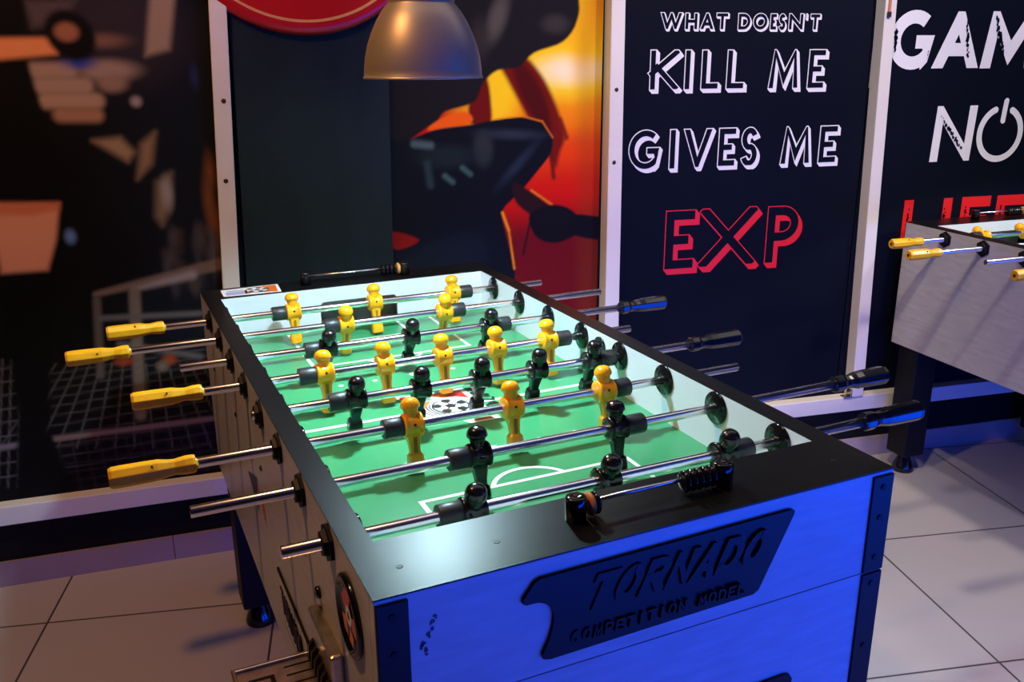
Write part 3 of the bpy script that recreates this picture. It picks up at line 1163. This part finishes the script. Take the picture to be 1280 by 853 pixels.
def inner_end(b, y, th):
    gw, gt, rr = 0.096, 0.832, 0.012
    pts = [(-TIA, TZP), (-gw, TZP)]
    pts += [(-gw + rr - rr * math.cos(R(a)), gt - rr + rr * math.sin(R(a))) for a in range(0, 91, 18)]
    pts += [(gw - rr + rr * math.sin(R(a)), gt - rr + rr * math.cos(R(a))) for a in range(0, 91, 18)]
    pts += [(gw, TZP), (TIA, TZP), (TIA, TH - 0.002), (-TIA, TH - 0.002)]
    b.prism([(x, y, z) for x, z in pts], (0, th, 0), M['white_inner'])


def table(label, loc, yaw, rods, zbot, main):
    t = thing('foosball_table', label, 'foosball table', loc, yaw, None)
    # --- cabinet sides, ends and floor
    for sx in (-1, 1):
        b = MB()
        x0, x1 = sorted((sx * TA, sx * (TIA + 0.003)))
        b.box((x0, -TB1 + 0.0185, zbot), (x1, TB2 - 0.0185, TH - 0.002), M['laminate'], 0.0008)
        b.build('side_panel', t)
        b = MB()
        x0, x1 = sorted((sx * (TIA + 0.003), sx * TIA))
        b.box((x0, -TIB1, TZP), (x1, TIB2, TH - 0.002), M['white_inner'])
        o = b.build('inner_wall', t)
        o['label'] = 'white inner wall'
    for y, d in ((-TB1, 0.018), (TB2, -0.018)):
        b = MB()
        y0, y1 = sorted((y, y + d))
        zs = 0.7175
        b.box((-TA, y0, zs + 0.0006), (TA, y1, TH - 0.0022), M['laminate'], 0.0008)
        b.box((-TA, y0, zbot), (TA, y1, zs - 0.0006), M['laminate'], 0.0008)
        b.build('end_panel', t)
    for yy, th in ((-TIB1, -0.006), (TIB2, 0.006)):
        b = MB()
        inner_end(b, yy, th)
        o = b.build('inner_wall', t)
        o['label'] = 'white inner end wall with goal slot'
    for y, s in ((-TIB1, -1), (TIB2, 1)):
        b = MB()
        ya, yb = y + s * 0.0062, y + s * 0.078
        b.box((-0.12, min(ya, yb), TZP - 0.04), (0.12, max(ya, yb), TZP - 0.036), M['black_paint'])
        b.box((-0.12, min(ya, yb), 0.836), (0.12, max(ya, yb), 0.840), M['black_paint'])
        b.box((-0.12, yb - 0.002, TZP - 0.036), (0.12, yb + 0.002, 0.836), M['black_paint'])
        for sx in (-1, 1):
            b.box((sx * 0.118 - 0.002, min(ya, yb), TZP - 0.036), (sx * 0.118 + 0.002, max(ya, yb), 0.836), M['black_paint'])
        o = b.build('goal', t)
        o['label'] = 'black goal recess'
    b = MB()
    b.box((-TIA, -TB1 + 0.02, zbot + 0.004), (TIA, TB2 - 0.02, zbot + 0.016), M['black_paint'])
    b.build('bottom_panel', t)
    # --- top rail: one black frame
    b = MB()
    zo, zi = TH - 0.002, TH
    outer = [(-TA - .0006, -TB1 - .0006), (TA + .0006, -TB1 - .0006), (TA + .0006, TB2 + .0006), (-TA - .0006, TB2 + .0006)]
    inner = [(-TIA, -TIB1), (TIA, -TIB1), (TIA, TIB2), (-TIA, TIB2)]
    for k in range(4):
        k2 = (k + 1) % 4
        for z in (zo, zi):
            b.poly([(*outer[k], z), (*outer[k2], z), (*inner[k2], z), (*inner[k], z)], M['rail_black'])
        b.poly([(*outer[k], zo), (*outer[k2], zo), (*outer[k2], zi), (*outer[k], zi)], M['rail_black'])
        b.poly([(*inner[k], zo), (*inner[k2], zo), (*inner[k2], zi), (*inner[k], zi)], M['rail_black'])
    bmesh.ops.remove_doubles(b.bm, verts=b.bm.verts[:], dist=1e-5)
    rail = b.build('top_rail', t)
    for (xx, yy) in ((-0.312, -0.656), (-0.197, -0.654), (0.30, -0.655), (0.20, 0.65), (-0.10, 0.652)):
        b = MB()
        b.lathe([(0.0036, TH), (0.0036, TH + 0.0004), (0.002, TH + 0.0002), (0, TH + 0.0002)], M['screw'], 12, Matrix.Translation((xx, yy, 0)))
        b.build('screw', rail)
    # --- playfield and its printed markings
    b = MB()
    b.box((-TIA, -TIB1, TZP - 0.012), (TIA, TIB2, TZP), M['green'])
    z = TZP + 0.0004
    def seg(x0, y0, x1, y1, w=0.0078, m=None, dz=0.0):
        for q in stroke_quads([(x0, y0), (x1, y1)], w, w / 2):
            b.poly([(p.x, p.y, z + dz) for p in q], m or M['line'])
    def dot(x, y, r, m=None, dz=0.0, n=20):
        b.poly([(x + r * math.cos(2 * math.pi * k / n), y + r * math.sin(2 * math.pi * k / n), z + dz) for k in range(n)], m or M['line'])
    seg(-TIA + .004, 0, TIA - .004, 0, 0.010)
    c, yb = 0.1775, 0.3362
    for s, ye in ((-1, -TIB1 + .001), (1, TIB2 - .001)):
        seg(-c, s * yb, c, s * yb, dz=0.0001)
        for sx in (-1, 1):
            seg(sx * c, s * yb, sx * c, ye)
            seg(sx * 0.0915, s * 0.49, sx * 0.0915, ye)
        seg(-0.0915, s * 0.49, 0.0915, s * 0.49, dz=0.0001)
        a0 = math.degrees(math.asin(0.027 / 0.067))
        ar = [(0.067 * math.cos(R(a)), s * (yb + 0.027 - 0.067 * math.sin(R(a)))) for a in np.linspace(a0, 180 - a0, 30)]
        for q in stroke_quads(ar, 0.0078, 0):
            b.poly([(p.x, p.y, z + 0.0002) for p in q], M['line'])
        dot(0, s * 0.206, 0.0105)
        for xx in (-0.155, -0.085, 0.085, 0.155):
            dot(xx, s * 0.203, 0.0055)
    # centre emblem: ball, red and orange arrow shapes, swirl strokes and slanted letters
    def pol(pts, m, dz):
        b.poly([(x, y, z + dz) for x, y in pts], m)
    pol([(-0.082, 0.094), (-0.046, 0.088), (-0.052, 0.046), (-0.018, 0.049), (-0.024, 0.086), (0.058, 0.086), (0.060, 0.022), (0.062, -0.006), (0.064, -0.090), (0.004, -0.090), (-0.02, -0.04), (-0.076, -0.034), (-0.082, 0.030), (-0.066, 0.04)], M['white_print'], 0.0002)
    pol([(-0.073, 0.087), (-0.052, 0.083), (-0.064, 0.041), (-0.074, 0.048)], M['red'], 0.0004)
    pol([(-0.041, 0.045), (-0.023, 0.044), (-0.066, -0.017), (-0.068, 0.010)], M['orange'], 0.0004)
    pol([(-0.012, 0.079), (0.024, 0.078), (0.012, 0.050), (-0.008, 0.060)], M['orange'], 0.0004)
    pol([(0.024, 0.078), (0.048, 0.077), (0.050, 0.030), (0.030, 0.046), (0.012, 0.050)], M['red'], 0.0004)
    pol([(0.013, -0.083), (0.052, -0.085), (0.050, -0.066), (0.020, -0.070)], M['orange'], 0.0004)
    dot(0.002, 0.004, 0.036, M['black_print'], 0.0006, 36)
    dot(0.002, 0.004, 0.0325, M['white_print'], 0.0008, 36)
    for a in range(0, 360, 72):
        cx, cy = 0.002 + 0.026 * math.cos(R(a + 18)), 0.004 + 0.026 * math.sin(R(a + 18))
        dot(cx, cy, 0.0100, M['black_print'], 0.0010, 6)
        for q in stroke_quads([(0.002, 0.004), (cx, cy)], 0.0024, 0):
            b.poly([(p.x, p.y, z + 0.0009) for p in q], M['black_print'])
    dot(0.002, 0.004, 0.0110, M['black_print'], 0.0011, 5)
    for k in range(4):
        ar = [(0.002 + (0.040 + 0.0055 * k) * math.cos(R(a)), 0.004 + (0.040 + 0.0055 * k) * math.sin(R(a))) for a in range(150 + 12 * k, 262, 8)]
        for q in stroke_quads(ar, 0.0026, 0):
            b.poly([(p.x, p.y, z + 0.0006) for p in q], M['black_print'] if k != 2 else M['red'])
    for k, ch in enumerate('TORNADO'):
        for q in letter(ch, -0.016, 0.016, -0.010, 0.010, 0.0055, 0, 0.25):
            # letters run from the far right corner down the right flank of the emblem
            cx, cy = 0.070 + 0.006 * k * 0.3, 0.070 - k * 0.0215
            b.poly([(cx + p.x * 0.95, cy + p.y * 0.95, z + 0.0007) for p in q], M['black_print'])
    o = b.build('playfield', t)
    o['label'] = 'green playfield with white lines and a ball emblem'
    # --- ball serve holes
    for sx in (-1, 1):
        b = MB()
        b.lathe([(0.0215, sx * (TIA - 0.0002)), (0.0215, sx * (TIA - 0.003)), (0.0165, sx * (TIA - 0.003)), (0.0155, sx * (TIA - 0.0004)), (0, sx * (TIA - 0.0004))], M['black_gloss'], 28,
                Matrix.Translation((0, 0, TZR - 0.004)) @ XR)
        b.build('serve_hole', t)
    # --- corner trims
    for sx in (-1, 1):
        for y, s in ((-TB1, -1), (TB2, 1)):
            b = MB()
            x0, x1 = sorted((sx * (TA - 0.0005), sx * (TA - 0.036)))
            for (z0, z1) in ((0.7185, TH - 0.007), (zbot, 0.7155)):
                ya, yb2 = sorted((y - s * 0.0005, y + s * 0.0032))
                b.box((x0, ya, z0), (x1, yb2, z1), M['plate'], 0.0012)
            cx = (x0 + x1) / 2
            for zz in (0.845, 0.80, 0.74, 0.70, 0.60, 0.50):
                b.cyl((cx, y + s * 0.003, zz), (cx, y + s * 0.0046, zz), 0.0042, M['black_paint'], 12)
            b.build('corner_trim', t)
    # --- name plates on the ends
    for s, yy in ((1, -TB1), (-1, TB2)):
        b = MB()
        b.prism([(s * x, yy, zz) for x, zz in name_plate_outline()], (0, -s * 0.0045, 0), M['plate'])
        bmesh.ops.recalc_face_normals(b.bm, faces=b.bm.faces[:])
        pl = b.build('name_plate', t)
        pl['label'] = 'black plastic name plate with raised lettering'
        if s == 1 and main:
            b = MB()
            text_prism(b, 'TORNADO', -0.118, 0.132, 0.788, 0.833, 0.0105, yy - 0.0045, 0.0022, M['plate'], 0.45, 0.10)
            text_prism(b, 'COMPETITION MODEL', -0.132, 0.112, 0.7505, 0.7665, 0.0030, yy - 0.0045, 0.0018, M['plate'], 0.12, 0.22)
            b.build('raised_lettering', pl)
        b = MB()
        out = [(-0.19, 0.50), (0.20, 0.50), (0.206, 0.506), (0.211, 0.588), (0.206, 0.596), (0.198, 0.598), (-0.19, 0.594), (-0.196, 0.588), (-0.196, 0.506)]
        b.prism([(s * x, yy, zz) for x, zz in out], (0, -s * 0.004, 0), M['plate'])
        b.build('lower_plate', t)
    # --- legs
    for sx in (-1, 1):
        for y in (-TB1 + 0.080, TB2 - 0.072):
            x = sx * (TA - 0.052)
            b = MB()
            b.box((x - 0.043, y - 0.043, 0.066), (x + 0.043, y + 0.043, zbot + 0.003), M['black_paint'], 0.004)
            lg = b.build('leg', t)
            b = MB()
            b.lathe([(0.036, 0), (0.0375, 0.006), (0.034, 0.020), (0.022, 0.046), (0.016, 0.058), (0.014, 0.0665)], M['black_gloss'], 24, Matrix.Translation((x, y, 0)))
            b.build('leveling_foot', lg)
    # --- rods with their figures, bumpers and handle
    for i, rd in enumerate(rods):
        y = (3.5 - i) * SP
        col, side = rd['color'], rd['side']
        b = MB()
        b.cyl((rd['x0'], y, TZR), (rd['x1'], y, TZR), 0.0079, M['chrome'], 28, bevel=0.0012)
        r = b.build('rod', t)
        r['label'] = 'chrome rod with %s figures' % ('yellow' if col == 'yellow' else 'black')
        flip = 0 if col == 'yellow' else math.pi
        shape = 'yellow' if col == 'yellow' else ('black' if i == 6 else 'black_round')
        for xm in rd['men']:
            fo = link('player_figure', FIG[shape], r)
            fo.location = (xm, y, TZR)
            # tilt swings the foot towards -y
            fo.rotation_euler = Matrix.Rotation(R(-rd['tilt']), 3, 'X').to_euler()
            if flip:
                fo.rotation_euler = (Matrix.Rotation(R(-rd['tilt']), 3, 'X') @ Matrix.Rotation(math.pi, 3, 'Z')).to_euler()
            fo['label'] = '%s plastic player figure' % ('yellow' if col == 'yellow' else 'black')
        for xb in rd['bump']:
            bo = link('bumper', BUMP, r)
            bo.location = (xb, y, TZR)
        ho = link('handle', HAND[col], r)
        ho['label'] = 'yellow octagonal handle' if col == 'yellow' else 'black octagonal handle'
        ho.location = (rd['h'], y, TZR)
        if side > 0:
            ho.rotation_euler = (R(rd.get('hrot', 0)), 0, math.pi)
        else:
            ho.rotation_euler = (R(rd.get('hrot', 0)), 0, 0)
        for sx in (-1, 1):
            for nm, me in zip(('bearing_disc', 'bearing_plate'), BEAR[sx]):
                bo = link(nm, me, t)
                bo.location = (0, y, TZR)
    return t


def rod(color, x0, x1, h, men, bump, tilt, side, hrot=0):
    return dict(color=color, x0=x0, x1=x1, h=h, men=men, bump=bump, tilt=tilt, side=side, hrot=hrot)


rods_main = [
    rod('yellow', -0.470, 0.454, -0.453, (-0.177, 0.015, 0.212), (-0.2085, 0.2435), 11, -1, 0),
    rod('yellow', -0.545, 0.541, -0.530, (-0.095, 0.133), (-0.1265, 0.1645), -14, -1, 22),
    rod('black', -0.451, 0.520, 0.506, (-0.171, 0.002, 0.178), (-0.2025, 0.2095), -26, 1, 0),
    rod('yellow', -0.445, 0.438, -0.429, (-0.215, -0.101, 0.015, 0.129, 0.244), (-0.2465, 0.2755), 13, -1, 8),
    rod('black', -0.371, 0.500, 0.484, (-0.198, -0.083, 0.030, 0.144, 0.260), (-0.2295, 0.2915), -19, 1, 8),
    rod('yellow', -0.490, 0.483, -0.474, (-0.150, 0.023, 0.199), (-0.1815, 0.2305), 12, -1, 4),
    rod('black', -0.498, 0.590, 0.573, (-0.100, 0.132), (-0.1315, 0.1635), 9, 1, 12),
    rod('black', -0.414, 0.506, 0.490, (-0.172, 0.025, 0.221), (-0.2035, 0.2525), -24, 1, 0),
]
main = table('large black-railed foosball table in the foreground under the black dome lamp', (0, 0, 0), 0, rods_main, 0.418, True)

rods_side = [
    rod('yellow', -0.462, 0.46, -0.448, (-0.205, -0.03, 0.145), (-0.2365, 0.1765), 65, -1, 0),
    rod('yellow', -0.532, 0.54, -0.517, (-0.115, 0.115), (-0.1465, 0.1465), 0, -1, 10),
    rod('black', -0.500, 0.50, 0.48, (-0.15, 0.024, 0.198), (-0.1815, 0.2295), 0, 1, 0),
    rod('yellow', -0.455, 0.45, -0.442, (-0.23, -0.115, 0.0, 0.115, 0.23), (-0.2615, 0.2615), 10, -1, 0),
    rod('black', -0.43, 0.50, 0.48, (-0.21, -0.095, 0.02, 0.135, 0.25), (-0.2415, 0.2815), 0, 1, 0),
    rod('yellow', -0.47, 0.46, -0.455, (-0.16, 0.014, 0.188), (-0.1915, 0.2195), 0, -1, 0),
    rod('black', -0.48, 0.55, 0.53, (-0.1, 0.13), (-0.1315, 0.1615), 0, 1, 0),
    rod('black', -0.43, 0.50, 0.48, (-0.17, 0.004, 0.178), (-0.2015, 0.2095), 0, 1, 0),
]
side = table('grey-sided foosball table cut off by the right edge, in front of the second navy poster', (2.135, -0.093, 0), R(-6.2), rods_side, 0.455, False)

# --- score counters
scorer(main, -0.647, -0.092, 0.121, [(-0.0735, 'wood'), (-0.0775 + 0.0115, 'black')] + [(0.062 + k * 0.0098, 'black') for k in range(5)])
scorer(main, 0.650, -0.117, 0.132, [(0.076 + k * 0.0105, 'black') for k in range(4)] + [(0.1165, 'wood')])
scorer(side, 0.650, -0.117, 0.132, [(0.02 + k * 0.0098, 'black') for k in range(6)] + [(0.085, 'wood')])

# --- sticker on the far left corner of the rail
b = MB()
z = TH + 0.0003
b.prism([(-0.313, 0.616, TH), (-0.183, 0.609, TH), (-0.177, 0.688, TH), (-0.312, 0.680, TH)], (0, 0, 0.0003), M['white_print'])
def flat(pts, m, dz):
    b.poly([(x, y, z + dz) for x, y in pts], m)
flat([(-0.305, 0.624), (-0.258, 0.621), (-0.258, 0.650), (-0.305, 0.652)], M['blue_print'], 0.0002)
flat([(-0.300, 0.656), (-0.262, 0.654), (-0.262, 0.664), (-0.300, 0.666)], M['blue_print'], 0.0002)
flat([(-0.222, 0.618), (-0.190, 0.616), (-0.184, 0.680), (-0.216, 0.682)], M['orange'], 0.0002)
flat([(-0.262, 0.660), (-0.240, 0.658), (-0.250, 0.622), (-0.262, 0.622)], M['orange'], 0.0002)
def disc(cx, cy, r, m, dz, n=24, ph=0):
    flat([(cx + r * math.cos(2 * math.pi * k / n + ph), cy + r * math.sin(2 * math.pi * k / n + ph)) for k in range(n)], m, dz)
disc(-0.232, 0.650, 0.027, M['black_print'], 0.0004)
disc(-0.232, 0.650, 0.024, M['white_print'], 0.0005)
for a in range(0, 360, 72):
    disc(-0.232 + 0.018 * math.cos(R(a)), 0.650 + 0.018 * math.sin(R(a)), 0.0075, M['black_print'], 0.0006, 5)
disc(-0.232, 0.650, 0.0075, M['black_print'], 0.0006, 5)
o = b.build('sticker', main, fix=False)
o['label'] = 'white and orange sticker with a ball'

# --- fittings on the left side of the main table
MX = Matrix.Rotation(R(-90), 4, 'Y')          # lathe axis z -> -x
b = MB()
eT = Matrix.Translation((-TA, -0.607, 0.791)) @ MX
b.lathe([(0.049, 0), (0.049, 0.004), (0.046, 0.0065), (0.042, 0.0065), (0.040, 0.003), (0, 0.003)], M['black_gloss'], 40, eT)
em = b.build('emblem', main)
em['label'] = 'round black emblem with red pattern'
b = MB()
def eflat(pts, m, dx):
    b.poly([(-TA - 0.0031 - dx, -0.607 - p[0], 0.791 + p[1]) for p in pts], m)
eflat([(-0.030, 0.010), (-0.010, 0.032), (0.012, 0.030), (0.002, 0.012), (-0.014, 0.004)], M['red'], 0.0002)
eflat([(-0.030, -0.012), (-0.012, -0.006), (-0.004, -0.030), (-0.022, -0.028)], M['orange'], 0.0002)
eflat([(0.010, 0.004), (0.032, 0.012), (0.030, -0.016), (0.014, -0.010)], M['red'], 0.0002)
eflat([(0.004, -0.014), (0.018, -0.020), (0.012, -0.034), (-0.002, -0.032)], M['orange'], 0.0002)
eflat([(0.012 * math.cos(R(a)), 0.012 * math.sin(R(a))) for a in range(0, 360, 20)], M['white_print'], 0.0003)
eflat([(0.006 * math.cos(R(a)), 0.006 * math.sin(R(a))) for a in range(0, 360, 72)], M['black_print'], 0.0005)
b.build('print', em, fix=False)

b = MB()
plq = [(-0.110, 0.578), (-0.335, 0.578), (-0.340, 0.570), (-0.318, 0.498), (-0.310, 0.492), (-0.150, 0.488), (-0.142, 0.496)]
b.prism([(-TA, y, z_) for y, z_ in plq], (-0.0035, 0, 0), M['plate'])
b.prism([(-TA - 0.0035, y * 0.94 - 0.0135, 0.533 + (z_ - 0.533) * 0.86) for y, z_ in plq], (-0.0006, 0, 0), M['laminate'])
pq = b.build('name_plate', main)
pq['label'] = 'grey side plate with dark raised lettering and black edge'
b = MB()
text_prism(b, 'TORNADO', 0.150, 0.310, 0.518, 0.560, 0.0040, -TA - 0.0041, 0.0016, M['plate'], -0.25, 0.12, axis='x')
b.build('raised_lettering', pq)
b = MB()
b.lathe([(0.0085, 0), (0.0085, 0.004), (0.007, 0.006), (0.003, 0.0062), (0.003, 0.004), (0, 0.004)], M['black_gloss'], 16, Matrix.Translation((-TA, -0.440, 0.723)) @ MX)
b.build('lock', main)
for y, z_ in ((-0.36, 0.74), (-0.02, 0.72), (0.25, 0.72), (0.55, 0.72)):
    b = MB()
    b.lathe([(0.005, 0), (0.005, 0.0015), (0.003, 0.003), (0, 0.003)], M['screw'], 12, Matrix.Translation((-TA, y, z_)) @ MX)
    b.build('side_bolt', main)
b = MB()
xq = -TA - 0.0006
b.poly([(xq, 0.155, 0.640), (xq, 0.040, 0.676), (xq, 0.060, 0.600)], M['black_print'])
b.poly([(xq - 0.0003, 0.045, 0.662), (xq - 0.0003, 0.000, 0.664), (xq - 0.0003, -0.022, 0.606), (xq - 0.0003, 0.008, 0.622)], M['orange'])
o = b.build('sticker', main, fix=False)
o['label'] = 'black and orange arrow sticker'

# coin mechanism: face block and push slide with coin slots
b = MB()
b.box((-TA - 0.017, -0.556, 0.585), (-TA, -0.434, 0.704), M['steel'], 0.004)
cm = b.build('coin_mechanism', main)
cm['label'] = 'metal coin mechanism with push slide'
b = MB()
zt = 0.640
b.box((-TA - 0.118, -0.548, zt - 0.020), (-TA - 0.016, -0.444, zt), M['steel'], 0.002)
b.box((-TA - 0.118, -0.449, zt), (-TA - 0.016, -0.444, zt + 0.004), M['steel'], 0.001)
b.box((-TA - 0.122, -0.548, zt - 0.024), (-TA - 0.116, -0.444, zt + 0.005), M['steel'], 0.002)
for k in range(5):
    yy = -0.462 - k * 0.0175
    b.box((-TA - 0.058, yy - 0.0012, zt), (-TA - 0.018, yy + 0.0012, zt + 0.0006), M['black_paint'])
b.box((-TA - 0.104, -0.535, zt), (-TA - 0.072, -0.470, zt + 0.0008), M['black_paint'], 0.0003)
for k, ch in enumerate('C'):
    b.box((-TA - 0.098, -0.528, zt + 0.0008), (-TA - 0.078, -0.477, zt + 0.0014), M['steel'], 0.0003)
b.build('coin_slide', cm)
b = MB()
for k in range(6):
    yy = -0.456 - k * 0.0175
    b.prism([(-TA - 0.0165, yy, zt + 0.002), (-TA - 0.026, yy, zt + 0.002), (-TA - 0.024, yy, zt + 0.022), (-TA - 0.0165, yy, zt + 0.030)], (0, -0.006, 0), M['screw'])
b.build('coin_guide', cm)

# worn marks of an old sticker on the front
b = MB()
random.seed(11)
for k in range(16):
    t_ = k / 15
    xx = -0.291 - 0.016 * t_ + random.uniform(-.006, .006)
    zz = 0.832 - 0.044 * t_
    if k % 5 == 4:
        continue
    r_ = random.uniform(.0012, .0034)
    b.poly([(xx + r_ * math.cos(a_) * random.uniform(.6, 1.2), -TB1 - 0.0005, zz + r_ * math.sin(a_) * random.uniform(.6, 1.2)) for a_ in [i_ * 1.05 for i_ in range(6)]], M['black_print'])
o = b.build('worn_mark', main, fix=False)
o['label'] = 'dark flecks of a worn sticker'

# ------------------------------------------------------------------ pendant lamp
LX, LY, LZ = 0.004, 0.100, 1.3545
pl = thing('pendant_lamp', 'black metal dome pendant lamp hanging over the near foosball table', 'lamp', (LX, LY, LZ))
b = MB()
outer = [(0.1055, -0.0005), (0.1065, 0.0010), (0.1055, 0.0025), (0.1042, 0.004), (0.1036, 0.016), (0.1010, 0.036), (0.0960, 0.056), (0.0885, 0.076), (0.0790, 0.096), (0.0690, 0.112), (0.0590, 0.1235), (0.0575, 0.126), (0.0585, 0.128), (0.0570, 0.131)]
b.lathe(outer, M['lamp_metal'], 72, cap=False)
b.build('lamp_shade', pl)
b = MB()
b.lathe([(0.1052, 0.0), (0.1020, 0.016), (0.0995, 0.036), (0.0945, 0.056), (0.0870, 0.076), (0.0775, 0.096), (0.0675, 0.112), (0.0560, 0.1225), (0, 0.126)], M['lamp_inner'], 72, cap=False)
o = b.build('reflector', pl)
o['label'] = 'white inside of the shade'
b = MB()
b.lathe([(0.0560, 0.130), (0.0520, 0.142), (0.0430, 0.154), (0.030, 0.162), (0.026, 0.172), (0.024, 0.215), (0.012, 0.224), (0.0035, 0.228)], M['lamp_metal'], 48)
b.build('socket_cap', pl)
b = MB()
b.cyl((0, 0, 0.226), (0, 0, H_ROOM - LZ), 0.003, M['black_plastic'], 10)
b.build('cord', pl)
b = MB()
b.lathe([(0, 0.078), (0.010, 0.079), (0.017, 0.083), (0.020, 0.091), (0.018, 0.101), (0.0125, 0.110), (0.0120, 0.126)], M['bulb'], 28)
b.build('bulb', pl)
ld = bpy.data.lights.new('pendant_light', 'POINT')
ld.energy = 47
ld.color = (0.60, 0.90, 1.0)
ld.shadow_soft_size = 0.022
lo = bpy.data.objects.new('pendant_light', ld)
COL.objects.link(lo)
lo.location = (LX, LY, LZ + 0.075)
# the lamp over the second table hangs outside the picture; only its light reaches the scene
lamp('second_table_light', 'SPOT', (2.16, -0.08, 1.40), (2.16, -0.08, 0), 14, (0.80, 0.95, 1.0), 0.03, 120, 0.1)
